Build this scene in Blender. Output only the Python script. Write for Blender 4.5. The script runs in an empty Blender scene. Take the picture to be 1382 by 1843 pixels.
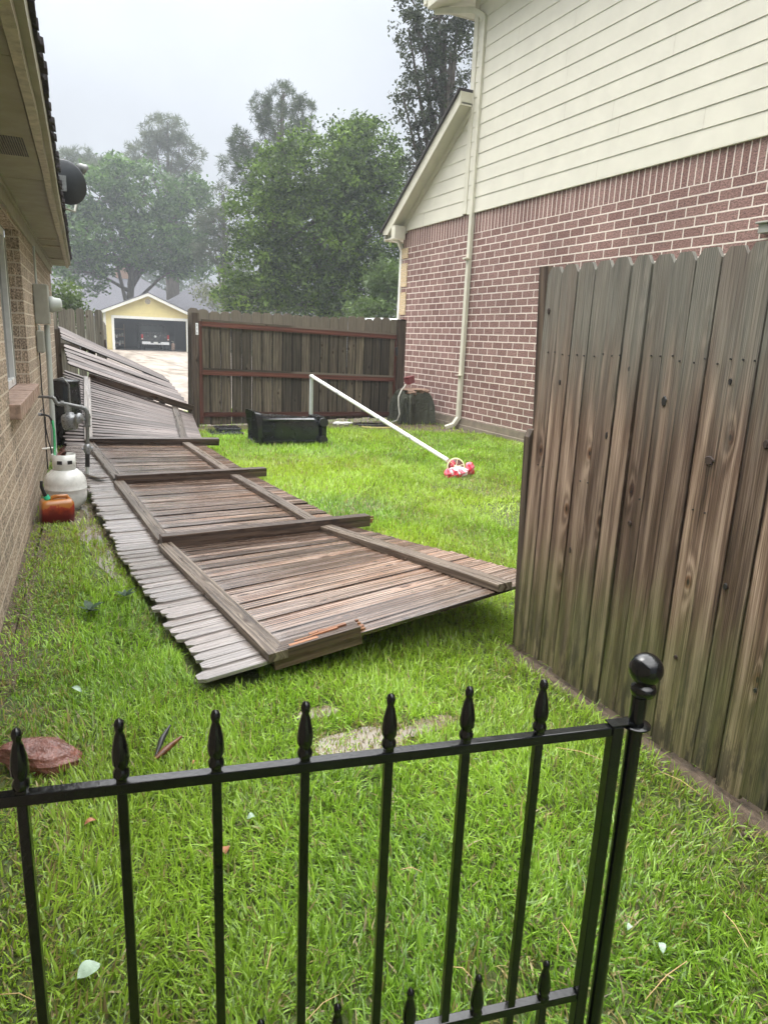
import bpy, math, random
import numpy as np
from mathutils import Vector, Matrix
random.seed(7); rng = np.random.default_rng(11)
S = bpy.context.scene
# ------------------------------------------------------------------ camera
H = 1.5
CX, CY, F = 691.0, 921.5, 1252.14
CAMR = ((0.904964, 0.065006, -0.420492), (-0.42350, 0.233952, -0.875180), (0.041482, 0.970072, 0.239265))
def _cal():
    v1 = np.array([475., 6000.]) - (CX, CY); v2 = np.array([85., 587.]) - (CX, CY)
    f = math.sqrt(-(v1 @ v2))
    n = lambda v: v / np.linalg.norm(v)
    d = lambda v: n(np.array([v[0], -v[1], -f]))
    Z = -d(v1); Y = d(v2); Y = n(Y - Z * (Y @ Z)); X = np.cross(Y, Z)
    return f, np.array([X, Y, Z])
F, CAMR = _cal()
cd = bpy.data.cameras.new('camera'); cam = bpy.data.objects.new('camera', cd); S.collection.objects.link(cam)
cd.sensor_fit = 'VERTICAL'; cd.sensor_height = 36; cd.sensor_width = 27; cd.lens = F / 1843 * 36
cd.clip_start = 0.05; cd.clip_end = 600
mw = Matrix([list(CAMR[i]) + [(0, 0, H)[i]] for i in range(3)] + [[0, 0, 0, 1]])
cam.matrix_world = mw; S.camera = cam
def ray(px, py):
    v = np.array([px - CX, -(py - CY), -F]); return CAMR @ v
def atz(px, py, z=0.0): r = ray(px, py); return np.array([0, 0, H]) + r * ((z - H) / r[2])
def atx(px, py, x): r = ray(px, py); return np.array([0, 0, H]) + r * (x / r[0])
def aty(px, py, y): r = ray(px, py); return np.array([0, 0, H]) + r * (y / r[1])
# ------------------------------------------------------------------ world, sun, exposure
SUN_EL, SUN_AZ = math.radians(58), math.radians(-32)      # azimuth from +Y towards +X
w = bpy.data.worlds.new('World'); S.world = w; w.use_nodes = True
nt = w.node_tree; nt.nodes.clear()
out = nt.nodes.new('ShaderNodeOutputWorld'); bg = nt.nodes.new('ShaderNodeBackground')
sky = nt.nodes.new('ShaderNodeTexSky'); sky.sky_type = 'NISHITA'; sky.sun_disc = False
sky.sun_elevation = SUN_EL; sky.sun_rotation = SUN_AZ; sky.dust_density = 4; sky.air_density = 1.2
tc = nt.nodes.new('ShaderNodeTexCoord')
sp = nt.nodes.new('ShaderNodeSeparateXYZ'); nt.links.new(tc.outputs['Generated'], sp.inputs[0])
elev = nt.nodes.new('ShaderNodeValToRGB')                  # overcast cloud deck: brighter towards the zenith
e = elev.color_ramp.elements; e[0].position = 0.0; e[0].color = (.45, .455, .46, 1); e[1].position = 1.0; e[1].color = (1, 1, 1, 1)
for p, c in ((.10, .060), (.25, .067), (.42, .080), (.6, .40), (.8, 1.0)):
    k = elev.color_ramp.elements.new(p); k.color = (c * .92, c * .98, c * 1.07, 1) if p < .5 else (c, c, c, 1)
e[0].color = (.046, .050, .056, 1)
nt.links.new(sp.outputs['Z'], elev.inputs[0])
nz = nt.nodes.new('ShaderNodeTexNoise'); nz.inputs['Scale'].default_value = 2.2; nz.inputs['Detail'].default_value = 5; nz.inputs['Roughness'].default_value = .5
nt.links.new(tc.outputs['Generated'], nz.inputs['Vector'])
mr = nt.nodes.new('ShaderNodeMapRange'); mr.inputs[1].default_value = .3; mr.inputs[2].default_value = .7; mr.inputs[3].default_value = .84; mr.inputs[4].default_value = 1.16
nt.links.new(nz.outputs['Fac'], mr.inputs[0])
# brighter patch of cloud in front of the hidden sun
dt = nt.nodes.new('ShaderNodeVectorMath'); dt.operation = 'DOT_PRODUCT'
dv = ray(150, -250); dv = dv / np.linalg.norm(dv); dt.inputs[1].default_value = tuple(dv)
nt.links.new(tc.outputs['Generated'], dt.inputs[0])
gl = nt.nodes.new('ShaderNodeMapRange'); gl.inputs[1].default_value = .83; gl.inputs[2].default_value = 1; gl.inputs[3].default_value = 1; gl.inputs[4].default_value = 2.0
nt.links.new(dt.outputs['Value'], gl.inputs[0])
m1 = nt.nodes.new('ShaderNodeMath'); m1.operation = 'MULTIPLY'; nt.links.new(mr.outputs[0], m1.inputs[0]); nt.links.new(gl.outputs[0], m1.inputs[1])
m2 = nt.nodes.new('ShaderNodeMath'); m2.operation = 'MULTIPLY'; nt.links.new(m1.outputs[0], m2.inputs[0]); m2.inputs[1].default_value = 40.0
sc = nt.nodes.new('ShaderNodeVectorMath'); sc.operation = 'SCALE'; nt.links.new(elev.outputs[0], sc.inputs[0]); nt.links.new(m2.outputs[0], sc.inputs[3])
mx = nt.nodes.new('ShaderNodeMixRGB'); mx.inputs[0].default_value = .96
nt.links.new(sky.outputs[0], mx.inputs[1]); nt.links.new(sc.outputs[0], mx.inputs[2])
nt.links.new(mx.outputs[0], bg.inputs[0]); bg.inputs[1].default_value = .1
nt.links.new(bg.outputs[0], out.inputs[0])
sl = bpy.data.lights.new('sun', 'SUN'); sl.energy = 1.2; sl.angle = math.radians(25); sl.color = (1, .97, .92)
so = bpy.data.objects.new('sun', sl); S.collection.objects.link(so)
sd = Vector((math.sin(SUN_AZ) * math.cos(SUN_EL), math.cos(SUN_AZ) * math.cos(SUN_EL), math.sin(SUN_EL)))
so.rotation_euler = (-sd).to_track_quat('-Z', 'Y').to_euler()
S.view_settings.view_transform = 'Standard'; S.view_settings.look = 'None'; S.view_settings.exposure = 0.78; S.view_settings.gamma = 1
S.view_settings.use_curve_mapping = False
S.cycles.max_bounces = 8; S.cycles.transparent_max_bounces = 8; S.cycles.volume_bounces = 0
# ------------------------------------------------------------------ material helpers
class G:
    def __init__(s, name):
        s.m = bpy.data.materials.new(name); s.m.use_nodes = True; s.t = s.m.node_tree; s.t.nodes.clear()
        s.o = s.t.nodes.new('ShaderNodeOutputMaterial')
    def new(s, t, **k):
        n = s.t.nodes.new(t)
        for a, b in k.items(): setattr(n, a, b)
        return n
    def put(s, inp, v):
        if isinstance(v, bpy.types.NodeSocket): s.t.links.new(v, inp)
        elif isinstance(v, (tuple, list)) and len(v) == 3 and inp.type == 'RGBA': inp.default_value = (*v, 1)
        else: inp.default_value = v
    def math(s, op, a, b=0.0, clamp=False):
        n = s.new('ShaderNodeMath', operation=op, use_clamp=clamp); s.put(n.inputs[0], a); s.put(n.inputs[1], b); return n.outputs[0]
    def attr(s, name, kind='Vector'):
        n = s.new('ShaderNodeAttribute', attribute_name=name); return n.outputs[kind]
    def obj(s): return s.new('ShaderNodeTexCoord').outputs['Object']
    def gen(s): return s.new('ShaderNodeTexCoord').outputs['Generated']
    def sep(s, v): n = s.new('ShaderNodeSeparateXYZ'); s.put(n.inputs[0], v); return n.outputs
    def comb(s, x=0.0, y=0.0, z=0.0):
        n = s.new('ShaderNodeCombineXYZ'); s.put(n.inputs[0], x); s.put(n.inputs[1], y); s.put(n.inputs[2], z); return n.outputs[0]
    def scale(s, v, k):
        n = s.new('ShaderNodeVectorMath', operation='MULTIPLY'); s.put(n.inputs[0], v); n.inputs[1].default_value = k if isinstance(k, tuple) else (k, k, k); return n.outputs[0]
    def noise(s, v, sc=5, det=4, ro=.55, col=False):
        n = s.new('ShaderNodeTexNoise'); s.put(n.inputs['Vector'], v); n.inputs['Scale'].default_value = sc; n.inputs['Detail'].default_value = det; n.inputs['Roughness'].default_value = ro
        return n.outputs['Color' if col else 'Fac']
    def ramp(s, f, st):
        n = s.new('ShaderNodeValToRGB'); s.put(n.inputs[0], f); el = n.color_ramp.elements
        while len(el) < len(st): el.new(.5)
        for k, (p, c) in enumerate(st):
            el[k].position = p; el[k].color = (*c, 1) if isinstance(c, tuple) else (c, c, c, 1)
        return n.outputs[0]
    def mix(s, f, a, b, mode='MIX'):
        n = s.new('ShaderNodeMixRGB', blend_type=mode); s.put(n.inputs[0], f); s.put(n.inputs[1], a); s.put(n.inputs[2], b); return n.outputs[0]
    def bump(s, h, st=.4, d=.01, nrm=None):
        n = s.new('ShaderNodeBump'); s.put(n.inputs['Height'], h); n.inputs['Strength'].default_value = st; n.inputs['Distance'].default_value = d
        if nrm is not None: s.put(n.inputs['Normal'], nrm)
        return n.outputs[0]
    def bsdf(s, col, rough=.6, metal=0.0, nrm=None, spec=.5, coat=0.0, **k):
        n = s.new('ShaderNodeBsdfPrincipled'); s.put(n.inputs['Base Color'], col); s.put(n.inputs['Roughness'], rough); s.put(n.inputs['Metallic'], metal)
        s.put(n.inputs['Specular IOR Level'], spec); s.put(n.inputs['Coat Weight'], coat)
        if coat: n.inputs['Coat Roughness'].default_value = .12
        if nrm is not None: s.put(n.inputs['Normal'], nrm)
        for a, b in k.items(): s.put(n.inputs[a.replace('_', ' ')], b)
        return n.outputs[0]
    def end(s, sh): s.t.links.new(sh, s.o.inputs[0]); return s.m
def plain(name, col, rough=.5, metal=0.0, var=.12, sc=8, bump=.15, coat=0.0, spec=.5, bd=.004):
    g = G(name); o = g.obj(); n = g.noise(o, sc, 5, .6)
    a = tuple(c * (1 - var) for c in col); b = tuple(min(1, c * (1 + var)) for c in col)
    c = g.ramp(n, [(.3, a), (.7, b)])
    r = g.ramp(g.noise(o, sc * 2.3, 3, .6), [(.3, max(0.02, rough - .08)), (.7, min(1, rough + .1))])
    return g.end(g.bsdf(c, r, metal, g.bump(g.noise(o, sc * 6, 4, .6), bump, bd), spec, coat))
def wood(name, dark, mid, light, K=150, rough=(.35, .6), stain=None, spec=.5, knots=1.0, bumpd=.003, tone=.35, edge=0, wm=.42, coat=0.0):
    g = G(name); wc = g.attr('wc'); rnd = g.attr('rnd', 'Fac'); u, v, lu = g.sep(wc)
    n1 = g.noise(g.comb(g.math('MULTIPLY', u, 7), g.math('MULTIPLY', v, 1.0), g.math('MULTIPLY', rnd, 40)), 1, 2, .5)
    KU, KV = 9.0, 2.3
    vo = g.new('ShaderNodeTexVoronoi', voronoi_dimensions='2D'); g.put(vo.inputs['Vector'], g.comb(g.math('MULTIPLY', u, KU), g.math('ADD', g.math('MULTIPLY', v, KV), g.math('MULTIPLY', rnd, 37)))); vo.inputs['Scale'].default_value = 1
    px_, py_, _z = g.sep(vo.outputs['Position']); du = g.math('DIVIDE', g.math('SUBTRACT', px_, g.math('MULTIPLY', u, KU)), KU); dv_ = g.math('DIVIDE', g.math('SUBTRACT', py_, g.math('ADD', g.math('MULTIPLY', v, KV), g.math('MULTIPLY', rnd, 37))), KV)
    on = g.math('GREATER_THAN', g.sep(vo.outputs['Color'])[0], .70)
    def rad(ky): return g.math('SQRT', g.math('ADD', g.math('MULTIPLY', du, du), g.math('MULTIPLY', g.math('MULTIPLY', dv_, ky), g.math('MULTIPLY', dv_, ky))))
    kd = g.math('ADD', rad(.62), g.math('MULTIPLY', g.math('SUBTRACT', 1.0, on), 1.0))
    kk = g.math('SUBTRACT', 1.0, g.math('DIVIDE', rad(.30), .048), True); kk = g.math('MULTIPLY', g.math('MULTIPLY', g.math('MULTIPLY', kk, kk), knots), on)
    ph = g.math('ADD', g.math('ADD', g.math('MULTIPLY', u, K), g.math('MULTIPLY', n1, 11)), g.math('MULTIPLY', kk, 13))
    ring = g.math('MULTIPLY_ADD', g.math('SINE', ph), .5); ring = ring.node.outputs[0]; ring.node.inputs[2].default_value = .5
    fine = g.noise(g.comb(g.math('MULTIPLY', u, 300), g.math('MULTIPLY', v, 4), g.math('MULTIPLY', rnd, 90)), 1, 3, .6)
    midn = g.noise(g.comb(g.math('MULTIPLY', u, 70), g.math('MULTIPLY', v, 1.1), g.math('MULTIPLY', rnd, 23)), 1, 3, .55)
    big = g.noise(g.comb(g.math('MULTIPLY', u, 14), g.math('MULTIPLY', v, 1.6), g.math('MULTIPLY', rnd, 60)), 1, 4, .6)
    f = g.math('ADD', g.math('ADD', g.math('ADD', g.math('MULTIPLY', ring, .11), g.math('MULTIPLY', fine, .38)), g.math('MULTIPLY', midn, wm)), g.math('MULTIPLY', big, .66 - wm))
    col = g.ramp(f, [(.39, dark), (.55, mid), (.72, light)])
    tn = g.ramp(g.math('FRACT', g.math('MULTIPLY', rnd, 7.31)), [(0, 1 - tone), (1, 1 + tone)])
    col = g.mix(1.0, col, tn, 'MULTIPLY')
    hole = g.ramp(g.math('MULTIPLY', kd, 10), [(.045, (.10, .08, .07)), (.085, (.42, .30, .22)), (.135, (.55, .42, .34)), (.20, (1., 1., 1.))])
    if knots > 0: col = g.mix(1.0, col, hole, 'MULTIPLY')
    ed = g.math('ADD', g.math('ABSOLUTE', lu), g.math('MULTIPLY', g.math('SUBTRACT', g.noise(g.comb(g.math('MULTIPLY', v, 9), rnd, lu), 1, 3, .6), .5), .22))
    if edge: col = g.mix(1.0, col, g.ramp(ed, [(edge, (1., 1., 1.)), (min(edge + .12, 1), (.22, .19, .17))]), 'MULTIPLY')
    if stain: col = stain(g, col, u, v, rnd, big, fine)
    r = g.ramp(g.noise(g.comb(g.math('MULTIPLY', u, 22), g.math('MULTIPLY', v, 2.2), rnd), 1, 3, .6), [(.40, rough[0]), (.62, rough[1])])
    h = g.math('ADD', g.math('MULTIPLY', ring, .5), fine)
    return g.end(g.bsdf(col, r, 0.0, g.bump(h, .55, bumpd), spec, coat))
def st_near(g, col, u, v, rnd, big, fine):
    # weathered grey-green tops, algae and black mould near the soil
    edge = g.math('ADD', v, g.math('MULTIPLY', big, -.75))
    top = g.math('MULTIPLY', g.math('SUBTRACT', edge, .78, True), 2.2, True)
    col = g.mix(g.math('MULTIPLY', top, .82), col, g.ramp(fine, [(.25, (.058, .058, .048)), (.75, (.22, .215, .178))]))
    lo = g.math('SUBTRACT', 1.0, g.math('MULTIPLY', g.math('ADD', v, g.math('MULTIPLY', big, -.75)), 3.4), True)
    col = g.mix(g.math('MULTIPLY', lo, .5), col, g.ramp(fine, [(.3, (.045, .058, .018)), (.7, (.15, .165, .06))]))
    mo = g.noise(g.comb(g.math('MULTIPLY', u, 26), g.math('MULTIPLY', v, 5), g.math('MULTIPLY', rnd, 3)), 1, 5, .7)
    low2 = g.math('SUBTRACT', 1.0, g.math('MULTIPLY', v, 2.1), True)
    sp_ = g.math('MULTIPLY', g.ramp(mo, [(.47, 0.0), (.56, 1.0)]), low2)
    col = g.mix(g.math('MULTIPLY', sp_, .85), col, (.018, .017, .014))
    red = g.ramp(g.noise(g.comb(g.math('MULTIPLY', u, 9), g.math('MULTIPLY', v, .7), g.math('MULTIPLY', rnd, 11)), 1, 3, .5), [(.5, 0.0), (.7, .55)])
    return g.mix(red, col, g.mix(.5, col, (.10, .05, .035)))
def st_fallen(g, col, u, v, rnd, big, fine):
    # silvery weathered ends above the top rail, browner wood where rain has pooled
    a = g.math('MULTIPLY', g.math('SUBTRACT', .36, g.math('ADD', v, g.math('MULTIPLY', big, -.12)), True), 9, True)
    col = g.mix(g.math('MULTIPLY', a, .7), col, g.ramp(fine, [(.3, (.13, .115, .105)), (.7, (.42, .39, .37))]))
    rd = g.ramp(g.noise(g.comb(g.math('MULTIPLY', u, 1.5), g.math('MULTIPLY', v, 1.3), g.math('MULTIPLY', rnd, 1.5)), 1, 3, .5), [(.48, 0.0), (.62, .55)])
    return g.mix(g.math('MULTIPLY', rd, g.math('SUBTRACT', 1.0, a)), col, g.mix(1.0, col, (.95, .72, .56), 'MULTIPLY'))
def st_gate(g, col, u, v, rnd, big, fine):
    top = g.math('MULTIPLY', g.math('SUBTRACT', g.math('ADD', v, g.math('MULTIPLY', big, -.22)), 1.42, True), 8, True)
    return g.mix(g.math('MULTIPLY', top, .7), col, g.ramp(fine, [(.3, (.11, .095, .075)), (.7, (.27, .235, .185))]))
M = {}
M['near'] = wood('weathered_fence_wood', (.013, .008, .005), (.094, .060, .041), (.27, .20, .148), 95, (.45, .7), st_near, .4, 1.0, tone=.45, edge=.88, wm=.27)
M['post'] = wood('dark_post_wood', (.012, .008, .006), (.045, .031, .022), (.11, .083, .06), 120, (.45, .7), None, .4, .6)
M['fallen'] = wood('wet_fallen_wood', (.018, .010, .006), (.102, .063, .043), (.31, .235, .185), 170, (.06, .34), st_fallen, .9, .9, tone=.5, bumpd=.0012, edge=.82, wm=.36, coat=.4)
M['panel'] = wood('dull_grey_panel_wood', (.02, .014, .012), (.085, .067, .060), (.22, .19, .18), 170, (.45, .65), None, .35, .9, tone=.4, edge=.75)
M['rail'] = wood('wet_rail_wood', (.012, .008, .006), (.058, .042, .030), (.19, .155, .118), 130, (.25, .45), None, .5, .8)
M['fpost'] = wood('wet_post_wood', (.010, .006, .004), (.034, .020, .013), (.10, .065, .043), 110, (.25, .42), None, .5, 1.0)
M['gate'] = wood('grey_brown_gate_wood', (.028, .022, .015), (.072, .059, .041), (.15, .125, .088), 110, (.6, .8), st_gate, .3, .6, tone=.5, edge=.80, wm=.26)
M['backf'] = wood('far_fence_wood', (.05, .046, .036), (.12, .11, .09), (.2, .185, .15), 130, (.6, .8), None, .3, .6)
M['redframe'] = wood('red_brown_frame_paint', (.03, .011, .007), (.085, .027, .017), (.14, .05, .032), 60, (.5, .7), None, .4, 0)
M['split'] = wood('fresh_split_wood', (.04, .014, .006), (.17, .06, .022), (.36, .17, .07), 260, (.3, .5), None, .5, 0)
def brickmat(name, c1, c2, c3, mortar, bw, rh, ms=.012, rough=.85, bd=.012, soldier=None, streak=0.0):
    g = G(name); wc = g.attr('wc'); u, v, _ = g.sep(wc)
    wob = g.noise(wc, 14, 2, .5, True); off = g.scale(wob, .007); va = g.new('ShaderNodeVectorMath', operation='ADD'); g.put(va.inputs[0], wc); g.put(va.inputs[1], off); vec = va.outputs[0]
    b = g.new('ShaderNodeTexBrick'); g.put(b.inputs['Vector'], vec); b.inputs['Scale'].default_value = 1; b.inputs['Brick Width'].default_value = bw; b.inputs['Row Height'].default_value = rh
    b.inputs['Mortar Size'].default_value = ms / 2; b.inputs['Mortar Smooth'].default_value = .15; b.inputs['Bias'].default_value = 0
    b.inputs['Color1'].default_value = (*c1, 1); b.inputs['Color2'].default_value = (*c2, 1); b.inputs['Mortar'].default_value = (*mortar, 1)
    col, fac = b.outputs['Color'], b.outputs['Fac']
    if soldier:
        z0, sw = soldier
        b2 = g.new('ShaderNodeTexBrick'); sv = g.comb(g.sep(vec)[0], g.math('SUBTRACT', g.sep(vec)[1], z0)); g.put(b2.inputs['Vector'], sv); b2.offset = 0
        b2.inputs['Scale'].default_value = 1; b2.inputs['Brick Width'].default_value = sw; b2.inputs['Row Height'].default_value = .34; b2.inputs['Mortar Size'].default_value = ms / 2; b2.inputs['Mortar Smooth'].default_value = .15
        b2.inputs['Color1'].default_value = (*c1, 1); b2.inputs['Color2'].default_value = (*c2, 1); b2.inputs['Mortar'].default_value = (*mortar, 1)
        gt = g.math('GREATER_THAN', v, z0)
        col = g.mix(gt, col, b2.outputs['Color']); fac = g.math('ADD', g.math('MULTIPLY', fac, g.math('SUBTRACT', 1.0, gt)), g.math('MULTIPLY', b2.outputs['Fac'], gt))
    tex = g.noise(g.scale(wc, (1, 1.6, 1)), 38, 5, .75)
    tone = g.noise(wc, 1.1, 3, .6)
    bc = g.mix(g.ramp(tex, [(.32, 0.0), (.68, 1.0)]), col, c3)
    bc = g.mix(.6, col, bc)
    bc = g.mix(1.0, bc, g.ramp(tex, [(.38, .40), (.5, 1.05), (.62, 1.75)]), 'MULTIPLY')
    if streak: bc = g.mix(1.0, bc, g.ramp(g.noise(g.scale(wc, (60, 5, 1)), 1, 3, .6), [(.3, 1 - streak), (.7, 1 + streak)]), 'MULTIPLY')
    mc = g.mix(1.0, mortar, g.ramp(g.noise(wc, 60, 3, .6), [(.3, .82), (.7, 1.08)]), 'MULTIPLY')
    c = g.mix(fac, bc, mc)
    c = g.mix(1.0, c, g.ramp(tone, [(.3, .86), (.7, 1.1)]), 'MULTIPLY')
    h = g.math('ADD', g.math('MULTIPLY', g.math('SUBTRACT', 1.0, fac), .75), g.math('MULTIPLY', g.noise(wc, 30, 6, .75), .42))
    return g.end(g.bsdf(c, rough, 0.0, g.bump(h, .9, bd), .35))
M['brick_r'] = brickmat('mauve_brick', (.205, .112, .096), (.31, .19, .165), (.125, .066, .057), (.76, .67, .60), .285, .111, .017, soldier=(3.325, .097))
M['brick_l'] = brickmat('tan_brick', (.36, .275, .20), (.18, .14, .105), (.45, .37, .29), (.60, .52, .42), .25, .1, .014, streak=.5)
M['quoin'] = brickmat('cream_quoin_brick', (.52, .40, .25), (.58, .46, .30), (.45, .34, .2), (.6, .5, .38), .285, .111, .008)
M['sill'] = plain('brick_sill', (.33, .23, .18), .6, 0, .35, 30, .6, bd=.006)
M['siding'] = plain('cream_siding_paint', (.625, .60, .505), .55, 0, .05, 3, .25, bd=.002)
M['trim'] = plain('cream_trim_paint', (.60, .575, .47), .45, 0, .08, 5, .2)
M['white_trim'] = plain('white_trim_paint', (.78, .78, .74), .5, 0, .05, 5, .1)
M['foundation'] = plain('damp_foundation_concrete', (.20, .165, .125), .7, 0, .25, 6, .5)
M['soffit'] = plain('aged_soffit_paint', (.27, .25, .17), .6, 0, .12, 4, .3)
M['fascia'] = plain('peeling_fascia_paint', (.42, .37, .29), .6, 0, .3, 18, .6)
M['shingle'] = plain('dark_shingle', (.045, .038, .04), .85, 0, .4, 60, .9, bd=.01)
M['gshingle'] = plain('grey_shingle_roof', (.075, .075, .09), .8, 0, .35, 9, .9, bd=.03)
M['white_frame'] = plain('white_vinyl', (.72, .73, .72), .3, 0, .04, 5, .05)
M['glass'] = plain('window_glass', (.05, .06, .065), .06, 0, .1, 2, .02)
M['grey_metal'] = plain('grey_painted_metal', (.33, .33, .29), .45, .1, .1, 9, .15)
M['conduit'] = plain('pale_grey_conduit', (.42, .45, .43), .4, 0, .08, 5, .1)
M['pipe'] = plain('wet_grey_pipe', (.16, .165, .16), .32, .3, .25, 25, .3)
M['black_wrap'] = plain('black_pipe_wrap', (.02, .02, .02), .35)
M['meter'] = plain('gas_meter_metal', (.23, .24, .245), .3, .4, .25, 22, .3)
M['tank'] = plain('dirty_white_tank_paint', (.62, .63, .60), .3, 0, .12, 12, .1, coat=.3)
def canmat():
    g = G('red_orange_can_plastic'); o = g.obj(); z = g.sep(o)[2]
    f = g.math('ADD', g.math('MULTIPLY', z, 4.6), g.math('MULTIPLY', g.noise(o, 9, 4, .6), .9))
    c = g.ramp(f, [(.80, (.13, .006, .010)), (1.02, (.30, .035, .012)), (1.30, (.36, .13, .02))])
    return g.end(g.bsdf(c, .28, 0.0, g.bump(g.noise(o, 40, 3, .5), .15, .003), .5, .2))
M['can'] = canmat()
M['green_cap'] = plain('green_plastic', (.04, .5, .28), .35)
M['hose'] = plain('green_hose_rubber', (.015, .32, .10), .3, 0, .15, 30, .1)
M['black_rubber'] = plain('black_rubber', (.015, .015, .016), .4)
M['pvc'] = plain('white_pvc', (.78, .78, .74), .3, 0, .04, 6, .05)
M['bin'] = plain('black_bin_plastic', (.010, .012, .014), .22, 0, .3, 5, .03, spec=.6)
M['iron'] = plain('black_powder_coat', (.003, .0035, .004), .16, 0, .3, 20, .12, coat=.15, spec=.45)
M['kn'] = plain('brown_wood_knot', (.028, .015, .010), .55, 0, .5, 60, .5)
M['tarp'] = plain('dark_green_tarp', (.052, .056, .036), .5, 0, .5, 3.5, .9, bd=.05)
M['cloth'] = plain('brown_wet_cloth', (.27, .175, .125), .8, 0, .25, 20, .5)
M['redbox'] = plain('red_brown_plastic', (.20, .045, .05), .4, 0, .15, 10, .1)
M['grey_hose'] = plain('grey_hose', (.42, .41, .36), .45)
M['yellow_hose'] = plain('yellow_hose', (.50, .42, .15), .45)
M['rock'] = plain('wet_red_brown_rock', (.15, .06, .045), .22, 0, .5, 14, .7, spec=.6, bd=.008)
M['yellow'] = plain('yellow_siding_paint', (.74, .64, .30), .6, 0, .05, 3, .1)
M['dark_int'] = plain('dark_garage_interior', (.022, .023, .026), .8)
M['truck'] = plain('dark_truck_paint', (.02, .022, .026), .25, 0, .1, 4, .05, coat=.5)
M['chrome'] = plain('chrome_bumper', (.80, .81, .83), .25, .1, .05, 4, .05)
M['red_lens'] = plain('red_lamp_lens', (.45, .02, .02), .2)
M['white_car'] = plain('white_car_paint', (.78, .80, .82), .2, 0, .03, 3, .02, coat=.5)
M['yring'] = plain('cream_ring_plastic', (.72, .66, .42), .4)
M['dish'] = plain('dark_dish_metal', (.045, .05, .055), .45, .2, .2, 10, .1)
M['leafpale'] = plain('pale_fallen_leaf', (.27, .37, .27), .35, 0, .2, 40, .3)
M['leafbrown'] = plain('brown_fallen_leaf', (.34, .15, .07), .6, 0, .3, 40, .3)
M['needle'] = plain('dry_needle', (.42, .29, .13), .6)
M['weed'] = plain('dark_weed_leaf', (.012, .04, .012), .65, 0, .3, 30, .2)
M['water'] = plain('puddle_water', (.16, .13, .09), .03, 0, .3, 5, .05, spec=.9, bd=.002)
def bark():
    g = G('tree_bark'); o = g.obj(); n = g.noise(g.scale(o, (6, 6, 1.2)), 1, 5, .7)
    return g.end(g.bsdf(g.ramp(n, [(.3, (.035, .03, .026)), (.7, (.14, .12, .10))]), .9, 0.0, g.bump(n, .8, .05), .2))
M['bark'] = bark()
def leafmat(name, tr=.3, rough=.5, spec=.4):
    g = G(name); c = g.attr('col', 'Color')
    a = g.bsdf(c, rough, 0.0, None, spec); t = g.new('ShaderNodeBsdfTranslucent'); g.put(t.inputs[0], g.mix(1.0, c, (1.25, 1.3, .8), 'MULTIPLY'))
    mxs = g.new('ShaderNodeMixShader'); mxs.inputs[0].default_value = tr; g.t.links.new(a, mxs.inputs[1]); g.t.links.new(t.outputs[0], mxs.inputs[2])
    return g.end(mxs.outputs[0])
M['leaf'] = leafmat('tree_foliage', .3, .55, .3); M['grass'] = leafmat('lawn_grass', .38, .33, .5)
M['colattr'] = None
def colattr():
    g = G('red_white_toy_fabric'); c = g.attr('col', 'Color'); return g.end(g.bsdf(c, .45, 0.0, g.bump(g.noise(g.obj(), 60, 3, .5), .2, .004), .5))
M['toy'] = colattr()
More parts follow.
